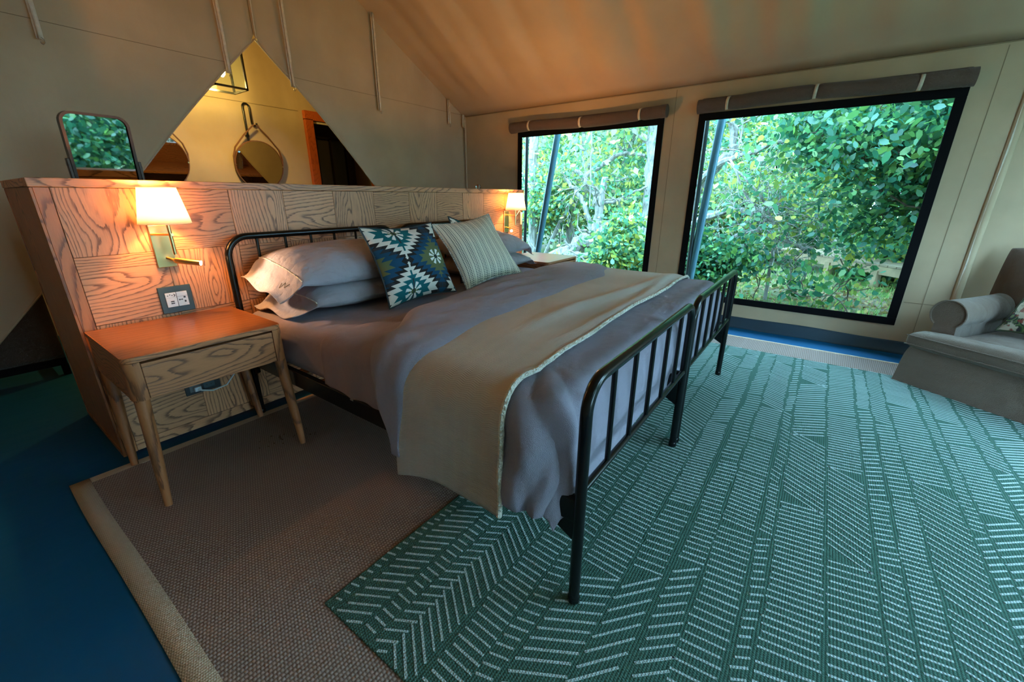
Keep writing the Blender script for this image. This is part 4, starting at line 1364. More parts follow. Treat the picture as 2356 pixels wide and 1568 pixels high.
# ------------------------------------------------------------------ vanity things behind the partition
def m_mirror():
    n = NT('mirror_glass'); n.set(Roughness=0.02, Metallic=1.0); n.base((0.82, 0.85, 0.85, 1)); return n.m
M['mirror'] = m_mirror()
M['bronze'] = simple('dark_bronze', (0.035, 0.018, 0.012, 1), 0.35, 0.7)
def rrect(w, h, r, n=6):
    pts = []
    for cx, cz, a0 in ((w / 2 - r, h / 2 - r, 0), (-w / 2 + r, h / 2 - r, PI / 2), (-w / 2 + r, -h / 2 + r, PI), (w / 2 - r, -h / 2 + r, 1.5 * PI)):
        pts += [(cx + r * math.cos(a0 + PI / 2 * k / n), cz + r * math.sin(a0 + PI / 2 * k / n)) for k in range(n + 1)]
    return pts
vm = thing('vanity_mirror', 'rectangular swivel mirror with rounded corners standing behind the partition', 'mirror', (0.070, 0.38, 0.96), 0.05)
w_, h_ = 0.220, 0.40
tilt = Euler((math.radians(5.5), 0, 0)).to_matrix()
cz = 0.345
pts = rrect(w_, h_, 0.035)
m = MB(); n_ = len(pts)
m.add([(x, -0.004, z) for x, z in pts], [tuple(range(n_))[::-1] if False else tuple(range(n_))])
m.v = [tuple(tilt @ Vector(v)) for v in m.v]
m.build('glass', M['mirror'], vm, smooth=False, loc=(0, 0, cz))
m = MB()
o_pts = rrect(w_ + 0.022, h_ + 0.022, 0.045)
m.v = [(x, -0.014, z) for x, z in pts] + [(x, -0.014, z) for x, z in o_pts] + [(x, 0.022, z) for x, z in o_pts]
for i in range(n_):
    j = (i + 1) % n_
    m.f += [(i, j, n_ + j, n_ + i), (n_ + i, n_ + j, 2 * n_ + j, 2 * n_ + i)]
m.f.append(tuple(range(2 * n_, 3 * n_)))
m.v = [tuple(tilt @ Vector(v)) for v in m.v]
m.build('frame', M['bronze'], vm, smooth=False, loc=(0, 0, cz))
for s in (-1, 1):
    MB().box((s * (w_ / 2 + 0.018), 0.0, 0.18), (0.012, 0.022, 0.36)).build('stand_arm', M['bronze'], vm, smooth=False, bevel=0.002)
    MB().lathe([(0.009, 0), (0.009, 0.012)], 12, axis='X').build('pivot_knob', M['bronze'], vm, loc=(s * (w_ / 2 + 0.019) - 0.006, 0, cz - 0.01))
MB().box((0, 0, 0.008), (w_ + 0.05, 0.12, 0.016)).build('base', M['bronze'], vm, smooth=False, bevel=0.004)
bt = thing('glass_decanter', 'small clear glass decanter whose stopper shows above the partition', 'decanter', (2.70, 0.30, 0.96))
ng = NT('clear_glass'); ng.set(Roughness=0.03); ng.base((0.75, 0.85, 0.85, 1)); ng.b.inputs['Transmission Weight'].default_value = 0.9
M['glass'] = ng.m
MB().lathe([(0.035, 0), (0.040, 0.02), (0.040, 0.15), (0.030, 0.19), (0.014, 0.22), (0.014, 0.25), (0.018, 0.255)], 20).build('body', M['glass'], bt)
MB().lathe([(0.008, 0.25), (0.010, 0.262), (0.022, 0.275), (0.026, 0.292), (0.020, 0.308), (0.008, 0.315)], 10).build('stopper', M['glass'], bt, smooth=False)

# ------------------------------------------------------------------ bathroom beyond
M['leather'] = simple('brown_leather', (0.16, 0.065, 0.028, 1), 0.5)
def round_mirror(x, z, label, hook=True):
    r = thing('round_mirror', label, 'mirror', (x, YB - 0.055, z), 0, 'round bathroom mirrors')
    r.rotation_euler = (math.radians(7), 0, 0)
    R = 0.245
    MB().lathe([(R, -0.006), (R, 0.012)], 48, axis='Y').build('glass', M['mirror'], r)
    MB().lathe([(R, -0.010), (R + 0.008, -0.010), (R + 0.008, 0.016), (R, 0.016)], 48, axis='Y', caps=False).build('rim', M['leather'], r, smooth=False)
    for s in (-1, 1):
        pts = [Vector((s * R * 1.02, 0, 0.0)), Vector((s * R * 1.035, 0, 0.08)), Vector((s * R * 0.92, 0, 0.17)), Vector((s * 0.12, 0, 0.30)), Vector((s * 0.012, 0, 0.405))]
        m = MB()
        for k in range(len(pts) - 1):
            a, b = pts[k], pts[k + 1]; nn = Vector((-(b - a).z, 0, (b - a).x)).normalized() * 0.004
            m.add([a - nn + Vector((0, -0.012, 0)), a + nn + Vector((0, -0.012, 0)), b + nn + Vector((0, -0.012, 0)), b - nn + Vector((0, -0.012, 0)),
                   a - nn + Vector((0, 0.012, 0)), a + nn + Vector((0, 0.012, 0)), b + nn + Vector((0, 0.012, 0)), b - nn + Vector((0, 0.012, 0))],
                  [(0, 1, 2, 3), (7, 6, 5, 4), (0, 4, 5, 1), (1, 5, 6, 2), (2, 6, 7, 3), (3, 7, 4, 0)])
        m.build('strap', M['leather'], r, smooth=False)
        MB().lathe([(0.007, -0.014), (0.007, -0.010)], 10, (s * R * 1.0, 0, 0.0), axis='Y').build('stud', M['brass'], r)
    return r
round_mirror(1.862, 1.478, 'round leather strapped mirror hanging from a black hook on the bathroom wall')
round_mirror(0.945, 1.470, 'round leather strapped mirror half hidden by the canvas flap')
def hook(x, z, label):
    r = thing('wall_hook', label, 'hook', (x, YB - 0.035, z), 0, 'black wall hooks')
    top = 0.215
    pts = [Vector((-0.045, 0, -0.24)), Vector((-0.045, 0, top - 0.035))] + arc_pts((-0.012, 0, top - 0.035), 0.033, PI, 0, 10) + [Vector((0.021, 0, 0.04))] + arc_pts((0.043, -0.005, 0.03), 0.024, PI, 2.05 * PI, 8)
    MB().tube(pts, 0.0095, 10).build('bent_rod', M['black_metal'], r)
    MB().lathe([(0.016, 0), (0.016, 0.03)], 12, axis='Y').build('fixing', M['black_metal'], r, loc=(-0.045, 0.0, -0.1))
    return r
hook(1.845, 1.872, 'black bent metal hook holding the whole round mirror')
hook(0.928, 1.864, 'black bent metal hook holding the half hidden round mirror')

ln = thing('lantern', 'black framed glass box lantern hanging in the bathroom', 'lantern', (1.385, 2.10, 2.05))
W3, H3 = 0.26, 0.36
for sx in (-1, 1):
    for sy in (-1, 1):
        MB().box((sx * W3 / 2, sy * W3 / 2, H3 / 2), (0.016, 0.016, H3)).build('corner_bar', M['black_metal'], ln, smooth=False)
for zz in (0.008, H3 - 0.008):
    for s in (-1, 1):
        MB().box((0, s * W3 / 2, zz), (W3, 0.016, 0.016)).build('rail', M['black_metal'], ln, smooth=False)
        MB().box((s * W3 / 2, 0, zz), (0.016, W3, 0.016)).build('rail', M['black_metal'], ln, smooth=False)
for s in (-1, 1):
    MB().box((0, s * W3 / 2, H3 / 2), (W3 - 0.016, 0.002, H3 - 0.03)).build('pane', M['pane'], ln, smooth=False)
    MB().box((s * W3 / 2, 0, H3 / 2), (0.002, W3 - 0.016, H3 - 0.03)).build('pane', M['pane'], ln, smooth=False)
MB().lathe([(0.008, 0.10), (0.024, 0.12), (0.030, 0.16), (0.018, 0.20), (0.012, 0.24)], 14).build('bulb', M['bulb'], ln)
MB().box((0, 0, H3 + 0.005), (W3 + 0.02, W3 + 0.02, 0.012)).build('cap', M['black_metal'], ln, smooth=False)
MB().tube([(0, 0, 0.24), (0, 0, 1.40)], 0.006, 8).build('hanging_rod', M['black_metal'], ln)
L = bpy.data.lights.new('lantern_light', 'POINT'); L.energy = 24; L.color = (1.0, 0.66, 0.15); L.shadow_soft_size = 0.04
lo = bpy.data.objects.new('lantern_light', L); COL.objects.link(lo); lo.parent = ln; lo.location = (0, 0, 0.06)

# low daybed seen under the left flap
db = thing('daybed', 'low daybed with a dark linen cover and black frame beyond the canvas flap', 'daybed', (-0.58, 1.95, 0))
M['dark_linen'] = m_fabric('dark_taupe_linen', (0.075, 0.052, 0.042, 1), 0.15, 0.95, 200, 0.2, 0.8, 5)
def db_f(u, v):
    x = -0.40 + 0.80 * u
    if v < 0.5: y, z = -0.40 + 0.012 * fnoise(x * 9, v * 7), 0.13 + 0.50 * v * 2
    else: y, z = -0.40 + 0.80 * (v - 0.5) * 2, 0.63 + 0.03 * math.sin(PI * (v - 0.5) * 2)
    return (x, y + 0.012 * fnoise(x * 6, z * 5, 2.0), z)
MB().grid(db_f, 40, 40).build('linen_cover', M['dark_linen'], db, solid=0.01)
for y in (-0.38, 0.38):
    MB().box((0, y, 0.10), (0.80, 0.03, 0.05)).build('frame_rail', M['black'], db, smooth=False)
for x in (-0.385, 0.385):
    MB().box((x, 0, 0.10), (0.03, 0.73, 0.05)).build('frame_rail', M['black'], db, smooth=False)
    for y in (-0.37, 0.37):
        MB().box((x, y, 0.038), (0.035, 0.035, 0.075)).build('foot', M['black'], db, smooth=False)
# ------------------------------------------------------------------ outside
GZ = -0.35
ng_ = NT('leaf_litter_ground')
ng_.set(Roughness=0.95)
v_ = ng_.coord('Object')
a_ = ng_.noise(v_, 0.8, 5, 0.6); b_ = ng_.noise(v_, 14, 4, 0.6)
c_ = ng_.mix(ng_.ramp(a_, [(0.42, (0, 0, 0, 1)), (0.6, (1, 1, 1, 1))]), ng_.ramp(b_, [(0.3, (0.06, 0.045, 0.03, 1)), (0.7, (0.24, 0.19, 0.13, 1))]), ng_.ramp(b_, [(0.3, (0.03, 0.07, 0.015, 1)), (0.7, (0.12, 0.20, 0.05, 1))]))
ng_.base(c_)
ng_.bump(b_, 0.6, 0.05)
M['ground'] = ng_.m
def ground_f(u, v):
    x = -30 + 70 * u; y = -32 + 64 * v
    h = 0.10 * fnoise(x * 0.35, y * 0.35, 2.0)
    if x > 14: h += 0.02 * (x - 14)
    if XL - 1.0 < x < XR + 0.6 and YF - 1 < y < YB + 2: h = min(h, 0)
    return (x, y, GZ + h)
g = MB().grid(ground_f, 140, 128).build('ground', M['ground'])
struct(g)
# deck the tent stands on
M['deck_wood'] = m_oak('weathered_wood', 'X', rgb(140, 120, 98), rgb(84, 66, 50), 40, 0.8, 0.6)
dk = MB().box2((XL - 0.25, YF - 0.25, -0.12), (XR + 0.22, YB + 1.2, -0.031)).build('tent_platform', M['deck_wood'], smooth=False)
struct(dk)

def leaf_obj(name, C, size, mat, parent=None, seed=0, elong=1.7, droop=0.4, loc=(0, 0, 0), hexa=None):
    if hexa is None: hexa = size < 0.08
    rs = np.random.RandomState(seed)
    C = np.asarray(C, dtype=np.float64); N = len(C)
    s = size * rs.uniform(0.6, 1.35, N)
    d = rs.normal(size=(N, 3)); d[:, 2] -= droop; d /= np.linalg.norm(d, axis=1)[:, None]
    q = rs.normal(size=(N, 3)); q[:, 2] += 0.0
    u = np.cross(d, q); u /= np.linalg.norm(u, axis=1)[:, None]
    nn = np.cross(d, u)
    L = (s * elong / 2)[:, None]; w = (s / 2)[:, None]
    b = C - d * L; t = C + d * L
    mid = C - d * L * 0.15 + nn * w * 0.25
    K = 6 if hexa else 4
    V = np.empty((N, K, 3))
    if hexa:
        lo1 = C - d * L * 0.55 + nn * w * 0.22; lo2 = C + d * L * 0.25 + nn * w * 0.18
        V[:, 0] = b; V[:, 1] = lo1 + u * w * 0.85; V[:, 2] = lo2 + u * w * 0.85; V[:, 3] = t; V[:, 4] = lo2 - u * w * 0.85; V[:, 5] = lo1 - u * w * 0.85
    else:
        V[:, 0] = b; V[:, 1] = mid + u * w; V[:, 2] = t; V[:, 3] = mid - u * w
    me = bpy.data.meshes.new(name)
    me.vertices.add(N * K); me.vertices.foreach_set('co', (V.reshape(-1, 3) - np.asarray(loc)).astype(np.float32).ravel())
    me.loops.add(N * K); me.loops.foreach_set('vertex_index', np.arange(N * K, dtype=np.int32))
    me.polygons.add(N); me.polygons.foreach_set('loop_start', np.arange(0, N * K, K, dtype=np.int32))
    me.update(calc_edges=True); me.validate()
    me.materials.append(mat)
    o = bpy.data.objects.new(name, me); COL.objects.link(o)
    if parent is not None: o.parent = parent
    return o

def m_leaf(name, cols, trans=0.35):
    n = NT(name)
    ge = n.n('ShaderNodeNewGeometry')
    st = [(i / max(1, len(cols) - 1), c + (1,)) for i, c in enumerate(cols)]
    c = n.ramp(ge.outputs['Random Per Island'], st)
    hs = n.n('ShaderNodeHueSaturation'); hs.inputs['Value'].default_value = 1.3; n.l(c, hs.inputs['Color']); c = hs.outputs[0]
    df = n.n('ShaderNodeBsdfDiffuse'); tr_ = n.n('ShaderNodeBsdfTranslucent'); gl = n.n('ShaderNodeBsdfGlossy'); gl.inputs['Roughness'].default_value = 0.35
    n.l(c, df.inputs[0]); n.l(c, tr_.inputs[0])
    m1 = n.n('ShaderNodeMixShader'); m1.inputs[0].default_value = trans
    n.l(df.outputs[0], m1.inputs[1]); n.l(tr_.outputs[0], m1.inputs[2])
    m2 = n.n('ShaderNodeMixShader'); m2.inputs[0].default_value = 0.03
    n.l(m1.outputs[0], m2.inputs[1]); n.l(gl.outputs[0], m2.inputs[2])
    n.l(m2.outputs[0], n.out.inputs[0])
    return n.m
M['leaf_dark'] = m_leaf('leaf_dark_green', [(0.010, 0.060, 0.036), (0.015, 0.085, 0.045), (0.03, 0.115, 0.04), (0.07, 0.15, 0.03), (0.015, 0.075, 0.055)])
M['leaf_mid'] = m_leaf('leaf_mid_green', [(0.035, 0.13, 0.075), (0.06, 0.18, 0.08), (0.12, 0.23, 0.06), (0.33, 0.33, 0.05), (0.07, 0.19, 0.11), (0.04, 0.14, 0.09)])
M['leaf_light'] = m_leaf('leaf_light_green', [(0.09, 0.22, 0.13), (0.15, 0.29, 0.14), (0.24, 0.34, 0.11), (0.45, 0.40, 0.07), (0.13, 0.26, 0.19), (0.25, 0.20, 0.13)], 0.45)
nb_ = NT('grey_bark'); nb_.set(Roughness=0.9)
_f = nb_.noise(nb_.coord('Object', scale=(1, 1, 0.25)), 22, 4, 0.65)
nb_.base(nb_.ramp(_f, [(0.3, (0.075, 0.070, 0.062, 1)), (0.65, (0.30, 0.29, 0.27, 1))]))
nb_.bump(_f, 0.6, 0.02)
M['bark'] = nb_.m
M['bark_dark'] = simple('brown_bark', (0.075, 0.058, 0.045, 1), 0.95, nscale=20, namt=0.4, bump=0.5, bscale=25)
M['cut_wood'] = simple('fresh_cut_wood', (0.70, 0.58, 0.38, 1), 0.8)

def grow(rd, base, dirn, length, rad, depth, segs, tips, wig=0.35, up=0.10, kids=3, shrink=0.62):
    p = Vector(base); d = Vector(dirn).normalized()
    n = 6; pts = [p.copy()]; rr = [rad]
    for i in range(n):
        d = (d + Vector((rd.gauss(0, wig), rd.gauss(0, wig), rd.gauss(0, wig) + up)) * 0.5).normalized()
        p = p + d * (length / n)
        pts.append(p.copy()); rr.append(rad * (1 - 0.55 * (i + 1) / n))
        if depth > 0 and i >= 1 and rd.random() < kids / 5.0:
            dd = (d + Vector((rd.gauss(0, 0.8), rd.gauss(0, 0.8), rd.gauss(0, 0.5) + 0.1))).normalized()
            grow(rd, p, dd, length * shrink * rd.uniform(0.7, 1.1), rr[-1] * 0.62, depth - 1, segs, tips, wig, up, kids, shrink)
    segs.append((pts, rr))
    if depth <= 1:
        for q in pts[2:]: tips.append(q)

def tree(name, label, base, height, rad, nleaf, lsize, lmat, seed, spread=0.45, depth=3, group=None, lean=(0, 0), bark='bark', kids=3.2, wig=0.4, cat='tree', zmin=None, up=0.12, tw=0.006):
    rd = random.Random(seed)
    r = thing(name, label, cat, base, 0, group)
    segs, tips = [], []
    B = Vector(base)
    grow(rd, (0, 0, -0.05), (lean[0], lean[1], 1), height, rad, depth, segs, tips, wig, up, kids)
    m = MB()
    for pts, rr in segs:
        m.tube(pts, [max(tw, x) for x in rr], 6 if rr[0] > 0.02 else 4, caps=False)
    m.build('branches', M[bark], r)
    T = np.array([tuple(t) for t in tips]) if tips else np.zeros((1, 3))
    rs = np.random.RandomState(seed + 7)
    C = T[rs.randint(0, len(T), nleaf)] + rs.normal(scale=spread, size=(nleaf, 3)) * np.array([1, 1, 0.7])
    if zmin is not None: C = C[C[:, 2] > zmin]
    o = leaf_obj('foliage', C, lsize, M[lmat], r, seed)
    o['kind'] = 'stuff'
    return r

rt_ = random.Random(11)
lab_far = ['tall light green tree in the thicket beyond the windows', 'tall yellow green tree in the thicket beyond the windows', 'loose bright green tree in the thicket beyond the windows']
k = 0
spots = [(12.5, 6.5), (13.5, 3.6), (14.5, 1.4), (15.5, -0.8), (14.8, -3.4), (13.2, -6.0), (16.5, -7.5), (17.5, 4.5), (18.5, 0.6), (18.5, -3.8), (11.5, 9.0), (17.0, 8.5), (12.0, -9.0), (20.0, -8.0)]
for (x, y) in spots:
    kind = k % 3
    tree('thicket_tree', lab_far[kind], (x, y, GZ), rt_.uniform(3.8, 5.2), 0.11, 7000, 0.095, ('leaf_light', 'leaf_mid', 'leaf_light')[kind], 100 + k, 0.55, 3, 'thicket trees', bark='bark', kids=3.0, zmin=0.1)
    k += 1
for q, (x, y) in enumerate(((23, 9), (22.5, 5.5), (23, 2.0), (22.5, -1.5), (23, -5), (22, -8.5), (20, -12), (24, 13), (17, -13))):
    tree('distant_tree', 'tall tree in the hazy green belt far beyond the windows', (x, y, GZ), rt_.uniform(4.5, 6.0), 0.14, 7000, 0.20, ('leaf_light', 'leaf_mid')[q % 2], 500 + q, 0.8, 3, 'distant trees', zmin=0.0)
# understorey
for q, (x, y) in enumerate(((12.5, -3.2), (14.0, -1.0), (13.8, -5.2), (11.8, -4.8), (15.5, -2.5), (16.5, -5.0), (12.4, -7.6), (13.2, 1.2), (15.0, 3.4), (12.2, 7.6))):
    tree('tall_shrub', 'tall airy shrub filling the thicket beyond the windows', (x, y, GZ), rt_.uniform(2.2, 3.0), 0.04, 6000, 0.075, ('leaf_light', 'leaf_mid')[q % 2], 560 + q, 0.42, 3, 'tall shrubs', bark='bark', kids=3.8, wig=0.6, cat='shrub')
und = [(9.5, 4.6), (11.0, 2.0), (10.3, 5.8), (11.6, 0.4), (12.6, -1.8), (13.3, -4.5), (10.8, -6.0), (9.8, 3.4), (14.0, 2.6), (15.0, -6.0), (13.0, 4.8), (16.0, 1.0)]
for (x, y) in und:
    tree('thicket_shrub', 'tangled green shrub in the undergrowth beyond the windows', (x, y, GZ), rt_.uniform(1.3, 2.0), 0.03, 3600, 0.062, ('leaf_mid', 'leaf_light')[k % 2], 200 + k, 0.32, 3, 'thicket shrubs', bark='bark', kids=3.6, wig=0.6, cat='shrub')
    k += 1
# leafy bush close to the wide window
tree('leafy_bush', 'dense dark green bush with big leaves close to the wide window', (6.7, -3.95, GZ), 1.9, 0.035, 16000, 0.052, 'leaf_dark', 301, 0.25, 3, None, (-0.12, 0.10), 'bark_dark', 4.2, 0.5, 'bush', 0.75)
tree('leafy_bush', 'yellow green bush rising behind the dense dark bush at the wide window', (8.6, -5.0, GZ), 3.0, 0.05, 13000, 0.062, 'leaf_mid', 305, 0.36, 3, None, (-0.05, 0.12), 'bark_dark', 4.0, 0.45, 'bush', 0.9)
tree('small_bush', 'small dark bush low outside the wide window beside the footboard', (6.1, -1.30, GZ), 0.75, 0.016, 3800, 0.05, 'leaf_dark', 311, 0.13, 3, None, (0, 0), 'bark_dark', 4.2, 0.6, 'bush')
tree('small_bush', 'small bright bush low outside the window by the headboard', (6.4, -0.05, GZ), 0.75, 0.016, 3200, 0.055, 'leaf_mid', 315, 0.14, 3, None, (0, 0), 'bark_dark', 4.2, 0.6, 'bush')
tree('vine_shrub', 'climbing shrub with round leaves outside the window by the headboard', (7.2, 2.35, GZ), 2.3, 0.02, 3600, 0.095, 'leaf_mid', 321, 0.24, 3, None, (0, 0), 'bark', 3.6, 0.5, 'shrub', 0.5)
for q, (bx_, by) in enumerate(((7.4, -2.2), (6.5, -2.55), (6.2, -3.0), (7.0, -1.75))):
    tree('sapling', 'thin leafy sapling in the clearing beyond the wide window', (bx_, by, GZ), 0.75, 0.008, 160, 0.06, ('leaf_dark', 'leaf_mid')[q % 2], 330 + q, 0.09, 2, 'clearing saplings', (0, 0), 'bark_dark', 3.4, 0.6, 'sapling')

# explicit limbs
def limb_tree(name, label, limbs, twigs, seed, nleaf, lmat, lsize, cat='tree', bark='bark', spread=0.28):
    base = limbs[0][0][0]
    r = thing(name, label, cat, base)
    off_ = -Vector(base)
    rd = random.Random(seed)
    m = MB(); tips = []
    for pts, r0, r1 in limbs:
        P = [Vector(p) + off_ for p in pts]
        # subdivide with catmull-rom and wobble
        Q = []
        for i in range(len(P) - 1):
            p0, p1, p2, p3 = P[max(0, i - 1)], P[i], P[i + 1], P[min(len(P) - 1, i + 2)]
            for t in [k_ / 5 for k_ in range(5)]:
                q = 0.5 * ((2 * p1) + (-p0 + p2) * t + (2 * p0 - 5 * p1 + 4 * p2 - p3) * t * t + (-p0 + 3 * p1 - 3 * p2 + p3) * t ** 3)
                w = 0.35 * r0
                Q.append(q + Vector((rd.gauss(0, w), rd.gauss(0, w), rd.gauss(0, w))) * 0.5)
        Q.append(P[-1])
        R_ = [r0 + (r1 - r0) * i / (len(Q) - 1) for i in range(len(Q))]
        m.tube(Q, R_, 8, caps=True)
        for _ in range(twigs):
            i = rd.randrange(len(Q) // 3, len(Q))
            segs, tp = [], []
            grow(rd, Q[i], (rd.gauss(0, 1), rd.gauss(0, 1), rd.gauss(0.2, 0.7)), rd.uniform(0.35, 0.95), max(0.005, R_[i] * 0.3), 2, segs, tp, 0.6, 0.0, 3)
            for a, b in segs: m.tube(a, [max(0.003, x) for x in b], 4, caps=False)
            tips += tp
    m.build('limbs', M[bark], r)
    if nleaf and tips:
        T = np.array([tuple(t) for t in tips]); rs = np.random.RandomState(seed)
        C = T[rs.randint(0, len(T), nleaf)] + rs.normal(scale=spread, size=(nleaf, 3))
        o = leaf_obj('foliage', C, lsize, M[lmat], r, seed); o['kind'] = 'stuff'
    return r
limb_tree('straight_tree', 'pale straight trunk standing at the edge of the window by the headboard',
          [([(8.5, 0.62, GZ - 0.05), (8.5, 0.62, 1.19), (8.5, 0.64, 2.41), (8.6, 0.70, 4.2)], 0.13, 0.09), ([(8.5, 0.64, 2.1), (8.3, 1.1, 2.5), (8.0, 1.5, 3.1)], 0.03, 0.012)], 6, 41, 1500, 'leaf_light', 0.09)
ft = limb_tree('broken_tree', 'fallen grey trunk with broken upright limbs outside the window by the headboard',
          [([(7.6, 2.45, GZ + 0.05), (7.9, 2.05, 0.02), (8.0, 1.81, 0.19), (8.05, 1.46, 0.38), (8.05, 1.42, 0.62)], 0.20, 0.12),
           ([(7.7, 2.2, -0.12), (7.6, 1.6, -0.02), (7.6, 1.2, -0.04)], 0.09, 0.05),
           ([(8.0, 1.5, 0.40), (8.0, 1.46, 0.75), (8.0, 1.43, 1.19), (8.0, 1.38, 1.54)], 0.085, 0.062),
           ([(8.0, 1.55, 0.45), (8.1, 1.54, 0.93), (8.1, 1.66, 1.27), (8.1, 1.85, 1.49), (8.1, 2.12, 1.71)], 0.085, 0.04),
           ([(8.0, 1.60, 0.45), (7.95, 1.76, 0.92), (7.9, 1.99, 1.28), (7.9, 2.24, 1.52)], 0.06, 0.035),
           ([(8.05, 1.66, 1.05), (8.3, 1.3, 1.06), (8.3, 0.94, 1.23), (8.3, 0.59, 1.36)], 0.04, 0.02),
           ([(8.1, 1.92, 1.58), (8.4, 1.65, 1.81), (8.5, 1.37, 2.0), (8.5, 1.09, 2.02), (8.5, 0.77, 1.96)], 0.055, 0.03)], 5, 43, 700, 'leaf_mid', 0.06)
MB().lathe([(0.060, 0), (0.060, 0.012)], 14).build('cut_end', M['cut_wood'], ft, loc=Vector((8.0, 1.38, 1.538)) - Vector(ft.location))
for (pts, r0, r1, sd, lb) in [
    ([(9.0, 3.79, GZ - 0.05), (9.0, 3.79, 1.4), (9.0, 3.76, 2.41), (9.1, 3.7, 4.0)], 0.14, 0.10, 51, 'pale trunk behind the slanted pole outside the window by the headboard'),
    ([(10.0, 3.25, GZ - 0.05), (10.0, 3.14, 0.97), (10.0, 2.98, 1.52), (10.0, 2.9, 3.2)], 0.12, 0.07, 53, 'pale forked trunk behind the broken tree'),
    ([(9.0, 3.45, GZ - 0.05), (9.0, 2.84, 0.78), (9.0, 2.51, 1.29), (9.0, 2.2, 2.0)], 0.06, 0.035, 55, 'thin leaning trunk behind the broken tree')]:
    limb_tree('slim_tree', lb, [(pts, r0, r1)], 5, sd, 600, 'leaf_light', 0.09)
limb_tree('hanging_vine', 'pale hanging vine before the broken tree', [([(7.5, 1.45, 0.95), (7.5, 1.46, 1.30), (7.5, 1.48, 1.75), (7.5, 1.51, 2.6), (7.6, 1.6, 4.0)], 0.016, 0.014)], 0, 61, 0, 'leaf_mid', 0.05, 'vine')
limb_tree('crooked_tree', 'crooked grey tree with sweeping bare branches beyond the wide window',
          [([(7.4, -0.35, GZ - 0.05), (7.4, -0.45, 0.6), (7.4, -0.62, 1.35), (7.5, -0.88, 1.73), (7.5, -1.03, 1.93), (7.5, -0.92, 2.45), (7.5, -0.85, 3.6)], 0.10, 0.045),
           ([(7.35, -0.55, 1.35), (7.0, -0.92, 1.62), (7.0, -1.2, 1.76), (7.0, -1.42, 1.81), (7.0, -1.68, 1.92), (7.0, -2.04, 1.93), (7.0, -2.28, 1.9)], 0.055, 0.022),
           ([(7.4, -0.45, 0.55), (7.0, -0.81, 0.82), (7.0, -1.15, 0.96), (7.0, -1.33, 0.98), (7.0, -1.52, 0.91), (7.0, -1.71, 0.8)], 0.068, 0.035),
           ([(7.0, -1.33, 0.57), (7.0, -1.5, 0.67), (7.0, -1.73, 0.68), (7.0, -1.98, 0.58), (7.0, -2.16, 0.49), (7.0, -2.38, 0.45)], 0.042, 0.028),
           ([(7.0, -1.37, 0.71), (7.0, -1.59, 0.81), (7.0, -1.79, 0.85)], 0.022, 0.022),
           ([(7.1, -1.02, 1.68), (6.6, -1.19, 1.60), (6.5, -1.43, 1.40), (6.5, -1.67, 1.15), (6.6, -1.87, 0.79)], 0.014, 0.014),
           ([(6.9, -1.10, 1.70), (6.5, -1.25, 1.57), (6.5, -1.42, 1.25), (6.5, -1.68, 0.96), (6.6, -1.84, 0.84)], 0.016, 0.014),
           ([(7.0, -1.92, GZ - 0.03), (7.0, -1.89, 0.31), (7.0, -1.86, 0.76), (7.0, -1.84, 1.19)], 0.028, 0.014)], 9, 71, 1500, 'leaf_mid', 0.055, spread=0.16)
# overhanging foliage above the wide window
limb_tree('overhanging_tree', 'leafy branches hanging into the top of the wide window',
          [([(8.2, -4.6, GZ - 0.05), (8.2, -4.5, 1.5), (8.0, -4.2, 3.0), (7.6, -3.6, 3.9)], 0.12, 0.06), ([(8.0, -4.2, 2.6), (7.3, -3.2, 3.0), (6.8, -2.3, 3.0)], 0.04, 0.015), ([(7.6, -3.7, 3.7), (7.2, -2.6, 3.5), (7.0, -1.6, 3.3)], 0.035, 0.012)], 22, 81, 6500, 'leaf_light', 0.058, spread=0.30)

# trees round the rest of the camp
for q, (x, y) in enumerate(((-1.6, -10.8), (2.2, -12.5), (5.2, -11.0), (0.6, -9.6), (-5.0, -9.0), (-6.5, -3.0), (-7.0, 2.5), (8.6, -8.5))):
    tree('camp_tree', ('broad green tree standing in front of the tent', 'light green tree standing in front of the tent')[q % 2], (x, y, GZ), rt_.uniform(3.0, 4.2), 0.12, 5000, 0.13, ('leaf_dark', 'leaf_mid')[q % 2], 400 + q, 0.5, 3, 'camp trees', zmin=0.2)

for q, (x, y) in enumerate(((1.9, -8.6), (2.7, -9.0))):
    tree('front_shrub', 'dense dark shrub standing in front of the tent', (x, y, GZ), 2.2, 0.04, 12000, 0.06, 'leaf_dark', 450 + q, 0.42, 3, 'front shrubs', bark='bark_dark', kids=3.8, wig=0.6, cat='shrub')

# grass in the clearing
rs = np.random.RandomState(9)
N = 26000
gx = rs.uniform(4.8, 13.0, N); gy = rs.uniform(-5.5, 4.5, N)
keep = (np.sin(gx * 1.7 + 1.3) * np.cos(gy * 1.3) + rs.normal(scale=0.55, size=N)) > -0.25
gx, gy = gx[keep], gy[keep]; n_g = len(gx)
hgt = rs.uniform(0.05, 0.17, n_g); az = rs.uniform(0, 2 * PI, n_g); ln_ = rs.uniform(0.02, 0.10, n_g)
gz = np.array([ground_f((a + 30) / 70, (b + 32) / 64)[2] for a, b in zip(gx, gy)]) - 0.01
V = np.empty((n_g, 3, 3))
V[:, 0] = np.stack([gx - 0.006 * np.sin(az), gy + 0.006 * np.cos(az), gz], 1)
V[:, 1] = np.stack([gx + 0.006 * np.sin(az), gy - 0.006 * np.cos(az), gz], 1)
V[:, 2] = np.stack([gx + ln_ * np.cos(az), gy + ln_ * np.sin(az), gz + hgt], 1)
me = bpy.data.meshes.new('grass')
me.vertices.add(n_g * 3); me.vertices.foreach_set('co', V.astype(np.float32).ravel())
me.loops.add(n_g * 3); me.loops.foreach_set('vertex_index', np.arange(n_g * 3, dtype=np.int32))
